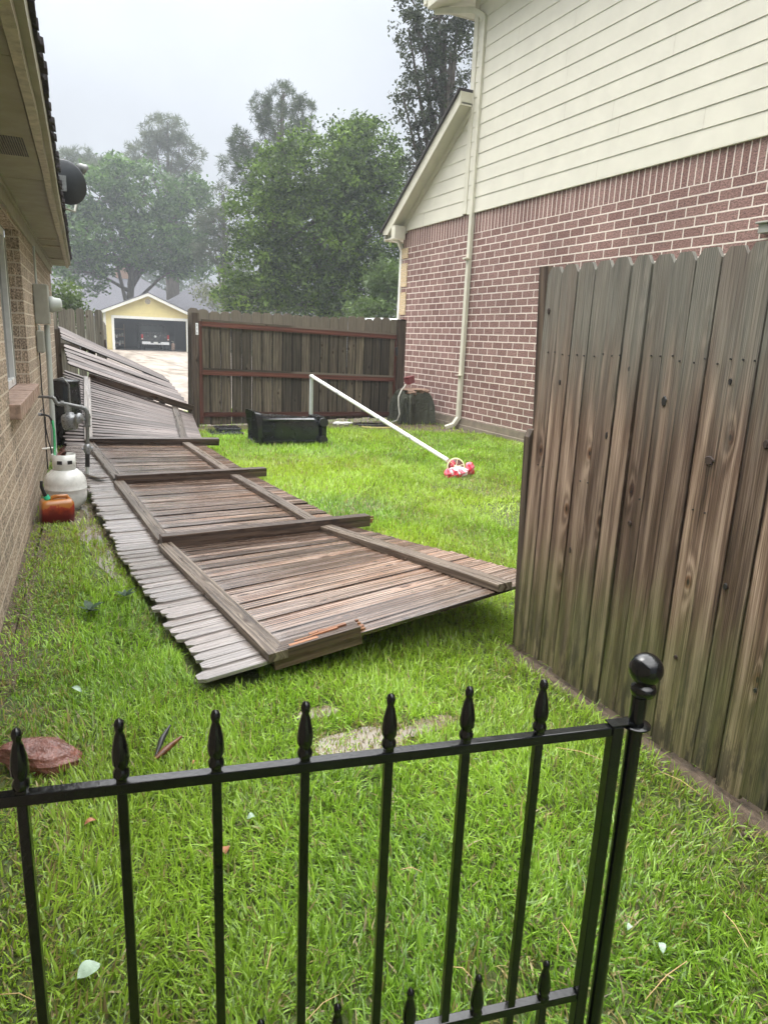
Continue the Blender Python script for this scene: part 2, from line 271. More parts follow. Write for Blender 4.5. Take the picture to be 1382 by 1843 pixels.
# ------------------------------------------------------------------ mesh helpers
class MB:
    def __init__(s): s.v = []; s.f = []; s.wc = []; s.r = []; s.sm = []
    def add(s, vs, fs, wc=None, rnd=0.0, smooth=False):
        b = len(s.v); s.v += [tuple(map(float, p)) for p in vs]; s.f += [tuple(b + i for i in q) for q in fs]
        s.wc += wc if wc else [(p[1] if abs(p[1]) > 0 else p[0], p[2], 0) for p in vs]; s.r += [rnd] * len(vs); s.sm += [smooth] * len(fs)
    def quad(s, a, b, c, d, uv=None): s.add([a, b, c, d], [(0, 1, 2, 3)], [(q[0], q[1], 0) for q in uv] if uv else None)
    def box(s, x0, x1, y0, y1, z0, z1, fr=None, rnd=0.0, wax=None):
        P = [(x, y, z) for x in (x0, x1) for y in (y0, y1) for z in (z0, z1)]
        if wax == 'z': wc = [(p[0] + p[1], p[2], 0) for p in P]
        elif wax == 'x': wc = [(p[1] + p[2], p[0], 0) for p in P]
        elif wax == 'y': wc = [(p[0] + p[2], p[1], 0) for p in P]
        else: wc = None
        if fr is not None: P = [fr @ Vector(p) for p in P]
        s.add(P, [(0, 1, 3, 2), (4, 6, 7, 5), (0, 4, 5, 1), (2, 3, 7, 6), (0, 2, 6, 4), (1, 5, 7, 3)], wc, rnd)
    def tube(s, pts, r, n=10, caps=True, smooth=True):
        pts = [np.array(p, float) for p in pts]; rs = r if isinstance(r, (list, tuple)) else [r] * len(pts)
        vs = []; fs = []; up = None
        for i, p in enumerate(pts):
            a = pts[max(i - 1, 0)]; b = pts[min(i + 1, len(pts) - 1)]; t = (b - a) / (np.linalg.norm(b - a) + 1e-9)
            if up is None: up = np.array([0, 0, 1.]) if abs(t[2]) < .9 else np.array([1., 0, 0])
            x = np.cross(up, t); x /= np.linalg.norm(x) + 1e-9; y = np.cross(t, x); up = y
            for k in range(n):
                an = 2 * math.pi * k / n; vs.append(p + rs[i] * (math.cos(an) * x + math.sin(an) * y))
        for i in range(len(pts) - 1):
            for k in range(n): fs.append((i * n + k, i * n + (k + 1) % n, (i + 1) * n + (k + 1) % n, (i + 1) * n + k))
        s.add(vs, fs, None, 0, smooth)
        if caps:
            s.add(vs[:n], [tuple(range(n - 1, -1, -1))]); s.add(vs[-n:], [tuple(range(n))])
    def lathe(s, prof, c, ax=(0, 0, 1), n=24):
        ax = np.array(ax, float); ax /= np.linalg.norm(ax); c = np.array(c, float)
        t = np.array([1., 0, 0]) if abs(ax[0]) < .8 else np.array([0, 1., 0]); x = np.cross(t, ax); x /= np.linalg.norm(x); y = np.cross(ax, x)
        vs = [c + ax * h + max(r, 1e-4) * (math.cos(2 * math.pi * k / n) * x + math.sin(2 * math.pi * k / n) * y) for r, h in prof for k in range(n)]
        fs = [(i * n + k, i * n + (k + 1) % n, (i + 1) * n + (k + 1) % n, (i + 1) * n + k) for i in range(len(prof) - 1) for k in range(n)]
        s.add(vs, fs, None, 0, True)
    def board(s, A, B, W, wd, th, ear=False, rnd=0.0, N=None, bend=0.0, twist=0.0, flip=False, v0=0.0, segs=3):
        # a plank from A to B (centre of its under face), wd wide along W, th thick along N
        A = np.array(A, float); B = np.array(B, float); W = np.array(W, float); L = np.linalg.norm(B - A); t = (B - A) / L
        W = W - t * (W @ t); W /= np.linalg.norm(W)
        if N is None:
            N = np.cross(t, W)
            if N[2] < 0: N = -N
        N = np.array(N, float)
        st = [(0., .54), (.024 / L, .86), (.033 / L, 1.)] if ear else [(0., 1.)]
        for k in range(1, segs): st.append((k / segs, 1.))
        st.append((1., 1.)); vs = []; wc = []; fs = []
        ro = rnd * 13.7
        for q, hw in st:
            c = A + t * L * q + N * bend * 4 * q * (1 - q); w2 = W + N * twist * (q - .5); w2 = w2 / np.linalg.norm(w2); h = wd / 2 * hw
            vs += [c - w2 * h, c + w2 * h, c + w2 * h + N * th, c - w2 * h + N * th]
            vv = (1 - q) * L + v0 if flip else q * L + v0
            wc += [(-h + ro, vv, -1), (h + ro, vv, 1), (h + th + ro, vv, 1), (-h - th + ro, vv, -1)]
        m = len(st)
        for i in range(m - 1):
            for k in range(4): fs.append((4 * i + k, 4 * i + (k + 1) % 4, 4 * i + 4 + (k + 1) % 4, 4 * i + 4 + k))
        fs += [(3, 2, 1, 0), (4 * m - 4, 4 * m - 3, 4 * m - 2, 4 * m - 1)]
        s.add(vs, fs, wc, rnd)
    def obj(s, name, mat, parent=None, bevel=0.0, smooth=None):
        me = bpy.data.meshes.new(name); me.from_pydata(s.v, [], s.f)
        a = me.attributes.new('wc', 'FLOAT_VECTOR', 'POINT'); a.data.foreach_set('vector', np.array(s.wc, 'f').ravel())
        a = me.attributes.new('rnd', 'FLOAT', 'POINT'); a.data.foreach_set('value', np.array(s.r, 'f'))
        me.polygons.foreach_set('use_smooth', [bool(x) for x in s.sm]); me.materials.append(mat); me.update()
        o = bpy.data.objects.new(name, me); S.collection.objects.link(o)
        if parent is not None: o.parent = parent
        if bevel:
            md = o.modifiers.new('b', 'BEVEL'); md.width = bevel; md.segments = 2; md.limit_method = 'ANGLE'
        return o
def shift(o, loc):
    """move a mesh object's origin to loc without moving its shape"""
    o.data.transform(Matrix.Translation(-Vector(loc))); o.location = Vector(loc); return o
def tag(o, label, cat, group=None):
    o['label'] = label; o['category'] = cat
    if group: o['group'] = group
    return o
def thing(name, label, cat, loc=(0, 0, 0), group=None, rot=0.0):
    o = bpy.data.objects.new(name, None); S.collection.objects.link(o); o.empty_display_size = .2
    o.location = loc; o.rotation_euler = (0, 0, rot); return tag(o, label, cat, group)
def structure(o, kind='structure'): o['kind'] = kind; return o
def fin(t):
    """children were built in world coordinates: bring them into the thing's own frame"""
    L = Matrix.LocRotScale(t.location, t.rotation_euler, None).inverted()
    def rec(p, X):
        for c in p.children:
            if c.type == 'MESH' and not c.get('_d'): c.data.transform(X)
            rec(c, X)
    rec(t, L)
U3 = lambda v: v / np.linalg.norm(v)
# ------------------------------------------------------------------ ground
def groundmat():
    g = G('lawn_soil'); o = g.obj(); n = g.noise(o, 3, 6, .65); n2 = g.noise(o, 28, 5, .7)
    c = g.ramp(n2, [(.3, (.045, .045, .018)), (.55, (.09, .11, .03)), (.75, (.15, .13, .07))])
    c = g.mix(g.ramp(n, [(.4, 0.0), (.7, .6)]), c, (.05, .09, .018))
    return g.end(g.bsdf(c, g.ramp(n, [(.4, .45), (.6, .8)]), 0.0, g.bump(n2, .9, .03), .4))
def sheet(name, pts, z, mat, thick=None):
    mb = MB(); mb.add([(p[0], p[1], z) for p in pts], [tuple(range(len(pts)))]); return structure(mb.obj(name, mat))
sheet('ground', [(-250, -30), (260, -30), (260, 480), (-250, 480)], 0, groundmat())
def concmat(name, a, b, joints=3.0):
    g = G(name); o = g.obj(); x, y, z = g.sep(o)
    n = g.noise(o, .35, 6, .65); n2 = g.noise(g.scale(o, (1, .25, 1)), 1.6, 4, .6)
    c = g.ramp(g.math('ADD', g.math('MULTIPLY', n, .5), g.math('MULTIPLY', n2, .5)), [(.35, a), (.65, b)])
    jy = g.math('ABSOLUTE', g.math('SUBTRACT', g.math('FRACT', g.math('DIVIDE', y, 4.5)), .5)); jx = g.math('ABSOLUTE', g.math('SUBTRACT', g.math('FRACT', g.math('DIVIDE', g.math('ADD', x, 1.0), 4.2)), .5))
    j = g.math('MULTIPLY', g.math('GREATER_THAN', jy, .009), g.math('GREATER_THAN', jx, .009))
    c = g.mix(j, (.07, .055, .045), c)
    return g.end(g.bsdf(c, g.ramp(n2, [(.4, .28), (.65, .6)]), 0.0, g.bump(g.noise(o, 20, 4, .6), .3, .01), .5))
sheet('driveway', [(1.6, 13.9), (13.5, 13.9), (13.5, 64), (3.2, 64), (1.6, 40)], .006, concmat('wet_driveway_concrete', (.19, .155, .125), (.34, .285, .235)))
soilm = plain('damp_bare_soil', (.12, .085, .058), .6, 0, .5, 25, .9, bd=.02)
def wobble(pts, a=.05, n=6):
    r = []
    for i in range(len(pts)):
        p, q = np.array(pts[i], float), np.array(pts[(i + 1) % len(pts)], float)
        for k in range(n): c = p + (q - p) * k / n; r.append((c[0] + random.uniform(-a, a), c[1] + random.uniform(-a, a)))
    return r
sheet('soil_by_gate', wobble([(1.9, 11.0), (3.2, 11.1), (4.6, 10.9), (5.6, 10.4), (6.5, 9.9), (6.6, 13.4), (1.8, 13.4)], .07), .004, soilm)
sheet('soil_by_fence', wobble([(1.90, 2.75), (1.97, 1.9), (1.93, 1.2), (2.0, .4), (2.3, .4), (2.3, 2.75)], .035), .004, soilm)
sheet('soil_by_house', wobble([(-.6, .2), (-.32, .3), (-.28, 2.5), (-.13, 4.6), (-.02, 6.6), (.12, 8.2), (.0, 8.4), (-.7, 2.5)], .03), .004, soilm)
def blob(c, rx, ry, rot=0, n=28, a=.22):
    r = []; ph = [random.uniform(0, 6.28) for _ in range(4)]
    for k in range(n):
        t = 6.283 * k / n; q = 1 + a * (math.sin(2 * t + ph[0]) + .6 * math.sin(3 * t + ph[1]) + .5 * math.sin(5 * t + ph[2])) * .6
        x, y = rx * q * math.cos(t), ry * q * math.sin(t); r.append((c[0] + x * math.cos(rot) - y * math.sin(rot), c[1] + x * math.sin(rot) + y * math.cos(rot)))
    return r
PUD = [((.98, 2.14), .17, .12, .2), ((1.27, 2.17), .13, .05, .1), ((.90, 2.42), .10, .04, .0), ((.22, 5.3), .10, 1.0, .06), ((.12, 6.2), .16, .35, 0)]
for i, p in enumerate(PUD[:5]): sheet('puddle', blob(*p), .008 + .0005 * i, M['water'])
# ------------------------------------------------------------------ left house
TH = -math.atan(.048); LH = thing('brick_house', 'tan brick house along the left edge with wide low eave and a white framed window', 'house', (-.487, 0, 0), None, TH)
def hb(): return MB()
E_ = 12.2; B0 = -3.0; WV0, WV1, WZ0, WZ1, RD = 5.05, 6.78, 1.0, 2.25, .10
mb = MB()
def wq(u, v0, v1, z0, z1): mb.quad((u, v0, z0), (u, v1, z0), (u, v1, z1), (u, v0, z1), [(v0, z0), (v1, z0), (v1, z1), (v0, z1)])
wq(0, B0, WV0, 0, 2.4); wq(0, WV1, E_, 0, 2.4); wq(0, WV0, WV1, 0, WZ0); wq(0, WV0, WV1, WZ1, 2.4)
mb.quad((0, WV1, WZ0), (-RD, WV1, WZ0), (-RD, WV1, WZ1), (0, WV1, WZ1), [(0.006, WZ0), (.244, WZ0), (.244, WZ1), (.006, WZ1)])
mb.quad((-RD, WV0, WZ0), (0, WV0, WZ0), (0, WV0, WZ1), (-RD, WV0, WZ1), [(0.006, WZ0), (.244, WZ0), (.244, WZ1), (.006, WZ1)])
mb.quad((-RD, WV0, WZ1), (0, WV0, WZ1), (0, WV1, WZ1), (-RD, WV1, WZ1), [(0, 0), (0, .1), (1, .1), (1, 0)])
mb.quad((0, E_, 0), (-7, E_, 0), (-7, E_, 2.4), (0, E_, 2.4), [(0, 0), (7, 0), (7, 2.4), (0, 2.4)])
mb.quad((-7, B0, 0), (0, B0, 0), (0, B0, 2.4), (-7, B0, 2.4), [(0, 0), (7, 0), (7, 2.4), (0, 2.4)])
mb.quad((-RD, WV0, WZ0), (0, WV0, WZ0), (0, WV1, WZ0), (-RD, WV1, WZ0), [(0, 0), (0, .1), (1, .1), (1, 0)])
mb.obj('wall', M['brick_l'], LH)
mb = MB(); fr = mb
for (a, b, c, d) in ((WV0, WV0 + .06, WZ0 + .01, WZ1), (WV1 - .075, WV1 - .002, WZ0 + .01, WZ1), (WV0 + .06, WV1 - .075, WZ0 + .01, WZ0 + .07), (WV0 + .06, WV1 - .075, WZ1 - .06, WZ1), ((WV0 + WV1) / 2 - .025, (WV0 + WV1) / 2 + .025, WZ0 + .07, WZ1 - .06)): mb.box(-.175, -RD - .004, a, b, c, d)
win = mb.obj('window', M['white_frame'], LH, .004)
mb = MB(); mb.box(-.150, -.144, WV0 + .05, WV1 - .07, WZ0 + .06, WZ1 - .05); mb.obj('pane', M['glass'], win)
mb = MB(); mb.box(-.136, -RD + .006, WV1 - .055, WV1 - .035, WZ0 + .08, WZ1 - .07); mb.obj('sash_track', M['grey_metal'], win, .003)
mb = MB()
n = 18
for k in range(n):
    a = WV0 - .06 + (WV1 - WV0 + .1) * k / n; b = a + (WV1 - WV0 + .1) / n - .007; j = random.uniform(-.004, .004)
    mb.box(-RD + .0, .065 + j, a, b, WZ0 - .085 + j, WZ0 + .012 + j)
mb.obj('window_sill', M['sill'], LH, .006)
# frieze board over the wall, soffit, fascia, trim and shingle edge with the slight sag of the photograph
VS = [-3, 0, 2.4, 3.6, 5.0, 6.8, 8.5, 10.2, E_ + .12]
def uo(v): return np.interp(v, [-3, 2.5, 4, 5, 6.8, 12.3], [.395, .39, .38, .37, .355, .31])
def sag(v): return .012 * math.sin(v * 1.7) + .008 * math.sin(v * 3.9 + 1)
def strip(name, du0, du1, z0, z1, mat, n=46, jit=0.0):
    mb = MB(); vs = []; fs = []
    for k in range(n + 1):
        v = -3 + (E_ + .12 + 3) * k / n; u = uo(v); s_ = sag(v)
        j = random.uniform(-jit, jit); vs += [(u + du0, v, z0 + s_), (u + du1 + j, v, z0 + s_ + j), (u + du1 + j, v, z1 + s_), (u + du0, v, z1 + s_)]
    for k in range(n):
        for q in range(4): fs.append((4 * k + q, 4 * k + (q + 1) % 4, 4 * k + 4 + (q + 1) % 4, 4 * k + 4 + q))
    fs += [(3, 2, 1, 0), (4 * n, 4 * n + 1, 4 * n + 2, 4 * n + 3)]
    mb.add(vs, fs); return mb.obj(name, mat, LH)
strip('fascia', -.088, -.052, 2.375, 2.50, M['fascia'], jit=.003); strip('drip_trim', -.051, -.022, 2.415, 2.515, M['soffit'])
mb = MB()
for (a, b) in ((-3, .6), (.606, 3.0), (3.006, 5.35), (5.356, 7.75), (7.756, 10.1), (10.106, E_ + .1)):
    u0, u1 = uo(a) - .095, uo(b) - .095
    mb.add([(-.02, a, 2.4), (u0, a, 2.4 + sag(a)), (u1, b, 2.4 + sag(b)), (-.02, b, 2.4), (-.02, a, 2.42), (u0, a, 2.42), (u1, b, 2.42), (-.02, b, 2.42)],
           [(0, 3, 2, 1), (4, 5, 6, 7), (0, 1, 5, 4), (2, 3, 7, 6), (1, 2, 6, 5), (3, 0, 4, 7)])
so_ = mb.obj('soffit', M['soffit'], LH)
mb = MB()
for i in range(20):
    for j in range(18): mb.box(.035 + j * .0115, .0405 + j * .0115, 4.22 + i * .022, 4.232 + i * .022, 2.3965, 2.399)
sv = mb.obj('soffit_vent', M['black_wrap'], so_); sv['kind'] = 'stuff'
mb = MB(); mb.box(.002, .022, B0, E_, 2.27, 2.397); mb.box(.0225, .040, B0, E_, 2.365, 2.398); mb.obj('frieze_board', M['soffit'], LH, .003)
for bb in ((.03, .225, 10.95, 10.99, 2.385, 2.397), (.03, .225, 8.62, 8.66, 2.388, 2.398), (-.01, .27, 9.25, 9.31, 2.380, 2.3975)): mb = MB(); mb.box(*bb); mb.obj('soffit_batten', M['fascia'], LH)
# shingled roof: rough saw-tooth edge courses and the slope
mb = MB(); v = -3.05
while v < E_ + .13:
    L = random.uniform(.045, .10); j = random.uniform(-.012, .010); u = uo(v) + j; s_ = sag(v) + random.uniform(-.004, .006)
    L = min(L, E_ + .14 - v)
    if L < .02: break
    mb.add([(u - .16, v, 2.527 + s_), (u, v, 2.49 + s_), (u, v + L - .008, 2.49 + s_), (u - .16, v + L - .008, 2.527 + s_), (u - .16, v, 2.565 + s_), (u, v, 2.515 + s_), (u, v + L - .008, 2.515 + s_), (u - .16, v + L - .008, 2.565 + s_)],
           [(0, 3, 2, 1), (4, 5, 6, 7), (0, 1, 5, 4), (2, 3, 7, 6), (1, 2, 6, 5), (3, 0, 4, 7)]); v += L
mb.obj('shingle_edge', M['shingle'], LH)
mb = MB(); sl_ = .42
for k in range(40):
    u = .22 - k * .14; z = 2.57 + k * .14 * sl_
    mb.box(u - .15, u + .02, -3.05, E_ + .13, z - .02, z + .03)
mb.box(-5.6, .2, -3.0, -2.98, 2.42, 2.5)
mb.obj('roof', M['shingle'], LH)
# ------------------------------------------------------------------ satellite dish on the roof edge
LC = lambda u, v, z: np.array([-.487, 0, z]) + u * np.array([math.cos(TH), math.sin(TH), 0]) + v * np.array([-math.sin(TH), math.cos(TH), 0])
dc = aty(112, 331, 8.1); dn = U3(np.array([.50, .78, .36]))
DS = thing('satellite_dish', 'dark round satellite dish seen from behind on the edge of the left roof', 'satellite dish', tuple(LC(-.02, 8.05, 2.62)))
mb = MB(); R = .205; prof = [(R * k / 12, .075 * (k / 12) ** 2) for k in range(13)] + [(R + .006, .082), (R, .088)] + [(R * k / 12, .075 * (k / 12) ** 2 + .012) for k in range(12, -1, -1)]
mb.lathe(prof, dc, dn, 36); mb.obj('dish', M['dish'], DS)
ln = aty(150, 303, 8.35); mb = MB(); mb.tube([dc - np.array([0, 0, .22]), dc - np.array([-.05, -.1, .26]) + dn * .12, ln - np.array([0, 0, .03])], .012); mb.obj('arm', M['grey_metal'], DS)
mb = MB(); mb.lathe([(0, -.06), (.03, -.06), (.035, 0), (.05, .02), (.05, .07), (0, .07)], ln, -dn, 14); mb.obj('receiver', M['pipe'], DS)
mb = MB(); mb.tube([LC(-.02, 8.05, 2.62), LC(-.0, 8.05, 2.75), dc - dn * .03], .022); mb.box(*[q for q in (dc[0] - .06, dc[0] + .04, dc[1] - .06, dc[1] - .02, dc[2] - .07, dc[2] + .07)]); mb.obj('mast', M['pipe'], DS); fin(DS)
# ------------------------------------------------------------------ electric service on the left wall
FR = Matrix.Translation((-.487, 0, 0)) @ Matrix.Rotation(TH, 4, 'Z')
EM = thing('electric_meter', 'grey electric panel box, round meter and tall pale conduit on the left wall', 'electric meter', tuple(LC(0, 8.1, 0)))
mb = MB(); mb.box(.004, .135, 7.95, 8.25, 1.52, 1.90, FR); mb.obj('panel_box', M['grey_metal'], EM, .008)
mb = MB(); mb.lathe([(0, 0), (.075, 0), (.08, .012), (.08, .035), (.07, .045), (.065, .1), (.045, .115), (0, .118)], LC(.137, 8.12, 1.715), (math.cos(TH), math.sin(TH), 0), 22); mb.obj('meter_glass', M['conduit'], EM)
mb = MB(); mb.tube([LC(.10, 8.07, 1.515), LC(.10, 8.07, 1.3), LC(.085, 8.05, .0)], .027, 14); mb.obj('conduit', M['conduit'], EM)
mb = MB(); mb.box(.004, .075, 7.9, 8.05, 1.24, 1.455, FR); mb.obj('small_box', M['grey_metal'], EM, .012)
mb = MB(); mb.tube([LC(.03, 8.1, 1.905), LC(.03, 8.1, 2.26)], .012, 10); mb.obj('feed_pipe', M['conduit'], EM); mb = MB(); mb.tube([LC(.035, 7.96, 1.51), LC(.035, 7.96, 1.45)], .012, 8); mb.obj('feed_pipe', M['conduit'], EM)
mb = MB(); mb.tube([LC(.02, 8.0, 1.24), LC(.015, 7.99, .9), LC(.02, 8.0, .6), LC(.02, 7.95, .3), LC(.015, 7.98, .05)], .007, 6); mb.obj('cable', M['black_rubber'], EM); fin(EM)
# ------------------------------------------------------------------ gas meter
GY = 7.15; gp = lambda px, py, y=GY: aty(px, py, y)
GM = thing('gas_meter', 'grey gas meter hanging under bent pipes beside the left brick wall', 'gas meter', tuple(gp(157, 858)))
mb = MB(); w0 = LC(-.01, 7.30, gp(72, 716)[2]); pts = [w0, gp(93, 715), gp(98, 717), gp(101, 723), gp(105, 727), gp(118, 727), gp(146, 733), gp(153, 735), gp(157, 741), gp(158, 752), gp(158, 800)]
mb.tube(pts, [.012, .013, .019, .019, .019, .018, .018, .021, .021, .018, .017], 12)
for q, r in ((pts[1], .017), (gp(113, 726), .026), (pts[6], .022)): mb.tube([q - [.014, 0, 0], q + [.014, 0, 0]], r, 12)
mb.tube([gp(158, 744), gp(158, 767)], .024, 12); mb.tube([gp(158, 748), gp(158, 752)], .029, 12); mb.tube([gp(158, 764), gp(158, 768)], .029, 12)
mb.obj('pipe', M['pipe'], GM)
mb = MB(); c = gp(127, 757); mb.lathe([(0, -.085), (.055, -.085), (.07, -.06), (.078, -.01), (.078, .03), (.062, .055), (.04, .06), (.035, .075), (0, .08)], c, (0, 0, 1), 22)
mb.lathe([(0, -.03), (.03, -.03), (.048, -.01), (.052, 0), (.048, .01), (.03, .03), (0, .035)], gp(143, 753, 7.05), U3(np.array([.7, -.7, 0])), 20); mb.tube([gp(121, 727), gp(122, 742)], .022, 12); mb.tube([gp(143, 753), gp(158, 756)], .016, 10)
mb.obj('meter_body', M['meter'], GM)
mb = MB(); mb.lathe([(0, -.05), (.022, -.05), (.034, -.02), (.034, .02), (.022, .05), (0, .05)], gp(158, 808), (0, 0, 1), 14); mb.tube([gp(148, 808), gp(168, 806)], .014, 8); mb.obj('valve', M['meter'], GM)
mb = MB(); mb.tube([gp(158, 815), gp(158, 840)], .021, 12); mb.obj('wrapped_pipe', M['black_wrap'], GM)
mb = MB(); mb.tube([gp(158, 840), (gp(158, 856)[0], GY, 0)], .018, 12); mb.obj('riser', M['conduit'], GM); fin(GM)
# board scrap lying round the riser
mb = MB(); mb.board(atz(150, 852, .13), atz(186, 862, .13), (0, 1, 0), .08, .018, False, .3); o = mb.obj('board_scrap', M['fallen']); shift(o, atz(165, 857, .13)); tag(o, 'short splintered board scrap lying at the foot of the gas pipe', 'board')
# spigot + hoses
SG = thing('garden_hose', 'green garden hose hanging from the brass spigot down behind the white gas cylinder', 'hose', tuple(LC(0, 7.5, .66)))
sx = aty(73, 746, 7.45)
mb = MB(); mb.tube([aty(95, 757, 7.4), aty(98, 775, 7.35), aty(99, 800, 7.3), aty(99, 820, 7.2), aty(101, 848, 7.0), aty(104, 862, 6.9)], .011, 10); mb.obj('hose', M['hose'], SG)
mb = MB(); mb.tube([sx, aty(82, 747, 7.42), aty(89, 749, 7.4), aty(94, 757, 7.4), aty(95, 763, 7.4)], .010, 10); mb.obj('spigot', M['black_rubber'], SG)
mb = MB(); mb.tube([sx + [0, 0, .03], sx + [.03, 0, .05]], .006, 8); mb.tube([sx + [-.03, 0, 0], sx + [.02, 0, 0]], .016, 10); mb.obj('tap_handle', M['meter'], SG); fin(SG)
mb = MB(); mb.tube([aty(82, 750, 7.5), aty(83, 770, 7.5), aty(88, 795, 7.5), aty(92, 806, 7.5), aty(96, 830, 7.45)], .006, 8); o = mb.obj('black_cable', M['black_rubber']); shift(o, aty(84, 780, 7.5)); tag(o, 'thin dark hose hanging against the brick just left of the green hose', 'hose')
mb = MB(); a = aty(76, 808, 7.65); mb.tube([LC(-.01, 7.65, a[2]), aty(98, 806, 7.65), aty(101, 808, 7.65), aty(102, 814, 7.65)], .0095, 10); o = mb.obj('drain_pipe', M['pvc']); shift(o, a); tag(o, 'short white plastic pipe sticking out of the left brick wall', 'pipe')
# ------------------------------------------------------------------ propane tank
tc_ = atz(116, 921); tx, ty = .055, 6.30
PT = thing('propane_tank', 'dirty white propane cylinder standing by the left brick wall', 'gas cylinder', (tx, ty, 0))
mb = MB(); r = .165
prof = [(0, .03), (.10, .03), (.14, .05), (r - .006, .09), (r, .14), (r, .185), (r + .002, .188), (r + .002, .194), (r, .197), (r, .235), (r - .008, .28), (r - .03, .315), (.10, .345), (.05, .36), (0, .365)]
mb.lathe(prof, (tx, ty, 0), (0, 0, 1), 36); mb.obj('body', M['tank'], PT)
mb = MB(); mb.lathe([(.10, 0), (.105, 0), (.112, .05), (.107, .05), (.1, 0)], (tx, ty, 0), (0, 0, 1), 28); mb.obj('foot_ring', M['tank'], PT)
mb = MB(); N_ = 40; vs = []; fs = []
for k in range(N_ + 1):
    an = math.radians(-215 + 295 * k / N_)
    for rr, zz in ((.088, .335), (.092, .475), (.086, .475), (.082, .335)): vs.append((tx + rr * math.cos(an), ty + rr * math.sin(an), zz - (.03 if k in (0, N_) and zz > .4 else 0)))
for k in range(N_):
    an = -215 + 295 * (k + .5) / N_
    for q in range(4): fs.append((4 * k + q, 4 * k + (q + 1) % 4, 4 * k + 4 + (q + 1) % 4, 4 * k + 4 + q))
mb.add(vs, fs, None, 0, True); mb.obj('collar', M['tank'], PT)
for an in (-112, -62): mb = MB(); c = np.array([tx + .0925 * math.cos(math.radians(an)), ty + .0925 * math.sin(math.radians(an)), .415]); t = np.array([-math.sin(math.radians(an)), math.cos(math.radians(an)), 0]); mb.board(c - t * .02 - [0, 0, .0], c + t * .02, (0, 0, 1), .030, .0015, False, 0, U3(np.array([math.cos(math.radians(an)), math.sin(math.radians(an)), 0]))); mb.obj('hand_hole', M['black_rubber'], PT)
mb = MB(); mb.lathe([(0, .36), (.02, .36), (.02, .41), (.03, .415), (.03, .435), (0, .44)], (tx, ty, 0), (0, 0, 1), 14); mb.tube([(tx, ty, .395), (tx + .05, ty - .03, .395)], .014); mb.obj('valve', M['meter'], PT); fin(PT)
# ------------------------------------------------------------------ gas can
cx, cy = -.028, 5.93
GC = thing('fuel_can', 'small orange and red plastic fuel can standing in front of the white gas cylinder', 'fuel can', (cx, cy, 0), None, math.radians(8))
mb = MB(); secs = []
prof = [(.0, .110, .075), (.010, .122, .086), (.10, .122, .086), (.150, .119, .083), (.172, .108, .072), (.178, .095, .060)]
vs = []; fs = []; n = 28
for z, a, b in prof:
    for k in range(n):
        t = 2 * math.pi * k / n; ct, st_ = math.cos(t), math.sin(t); e_ = .24
        vs.append((a * math.copysign(abs(ct) ** e_, ct) + .010 * z / .19, b * math.copysign(abs(st_) ** e_, st_), z))
for i in range(len(prof) - 1):
    for k in range(n): fs.append((i * n + k, i * n + (k + 1) % n, (i + 1) * n + (k + 1) % n, (i + 1) * n + k))
fs += [tuple(range(n - 1, -1, -1)), tuple(range((len(prof) - 1) * n, len(prof) * n))]
mb.add(vs, fs, None, 0, True); o = mb.obj('body', M['can'], GC)
mb = MB(); mb.tube([(-.030, 0, .172), (-.018, 0, .196), (.03, 0, .199), (.082, 0, .196), (.102, 0, .160)], [.016, .016, .015, .016, .017], 12); mb.obj('handle', M['can'], GC)
mb = MB(); mb.tube([(-.055, .0, .18), (-.068, .0, .21)], .023, 16); mb.obj('cap', M['green_cap'], GC)
mb = MB(); mb.tube([(-.068, 0, .208), (-.082, 0, .25), (-.093, 0, .285), (-.09, 0, .33)], [.015, .014, .013, .011], 12); mb.obj('spout', M['black_rubber'], GC)
# ------------------------------------------------------------------ black drum in the gap
DR = thing('plastic_barrel', 'black barrel standing in the dark gap behind the gas pipes', 'barrel', (.17, 9.9, 0))
mb = MB(); mb.lathe([(0, 0), (.17, 0), (.19, .05), (.20, .4), (.20, .75), (.19, .80), (.205, .82), (.205, .84), (0, .85)], (.14, 9.9, 0), (0, 0, 1), 26); mb.obj('body', M['bin'], DR)
mb = MB(); mb.tube([(.20, 9.72, .3), (.20, 9.70, .80), (.14, 9.70, .88), (.03, 9.72, .85)], .012, 8); mb.obj('handle', M['pipe'], DR); fin(DR)
# ------------------------------------------------------------------ near standing fence on the right
NX = 2.035; NF = thing('wooden_fence', 'tall weathered picket fence still standing on the right behind the black iron fence', 'fence', (NX, 1.0, 0))
mb = MB(); y = 2.655; k = 0
while y > -1.6:
    wd = random.uniform(.094, .101); gap = random.choice((.002, .003, .004, .006)); r = random.random(); tp = 1.848 + random.uniform(-.006, .006); by = .035 + random.uniform(-.015, .01)
    if k == 4: gap = .012
    yc = y - wd / 2; x = NX + random.uniform(-.002, .003)
    mb.board((x, yc + random.uniform(-.002, .002), tp), (x, yc, by), (0, 1, 0), wd, .017, True, r, (1, 0, 0), random.uniform(-.004, .004), random.uniform(-.03, .03), True, by, 4)
    y -= wd + gap; k += 1
mb.obj('boards', M['near'], NF)
for z in (.32, .95, 1.48):
    mb = MB(); mb.board((NX + .021, 2.6, z), (NX + .021, -1.6, z), (0, 0, 1), .089, .038, False, random.random(), (1, 0, 0), 0, 0, False, 0, 1); mb.obj('rail', M['post'], NF)
for yy in (.22, -2.1):
    mb = MB(); mb.board((NX + .062, yy, 0), (NX + .062, yy, 1.7), (0, 1, 0), .089, .089, False, random.random(), (1, 0, 0)); mb.obj('post', M['post'], NF)
mb = MB()                                                  # end post with the broken rail socket standing proud at the fence end
EA, EB = aty(980, 480, 2.75), aty(955, 1000, 2.75); mb.board((EA[0], 2.71, EA[2]), (EB[0] + .01, 2.71, .4), (1, 0, 0), .030, .06, False, .41, (0, 1, 0), 0, 0, True)
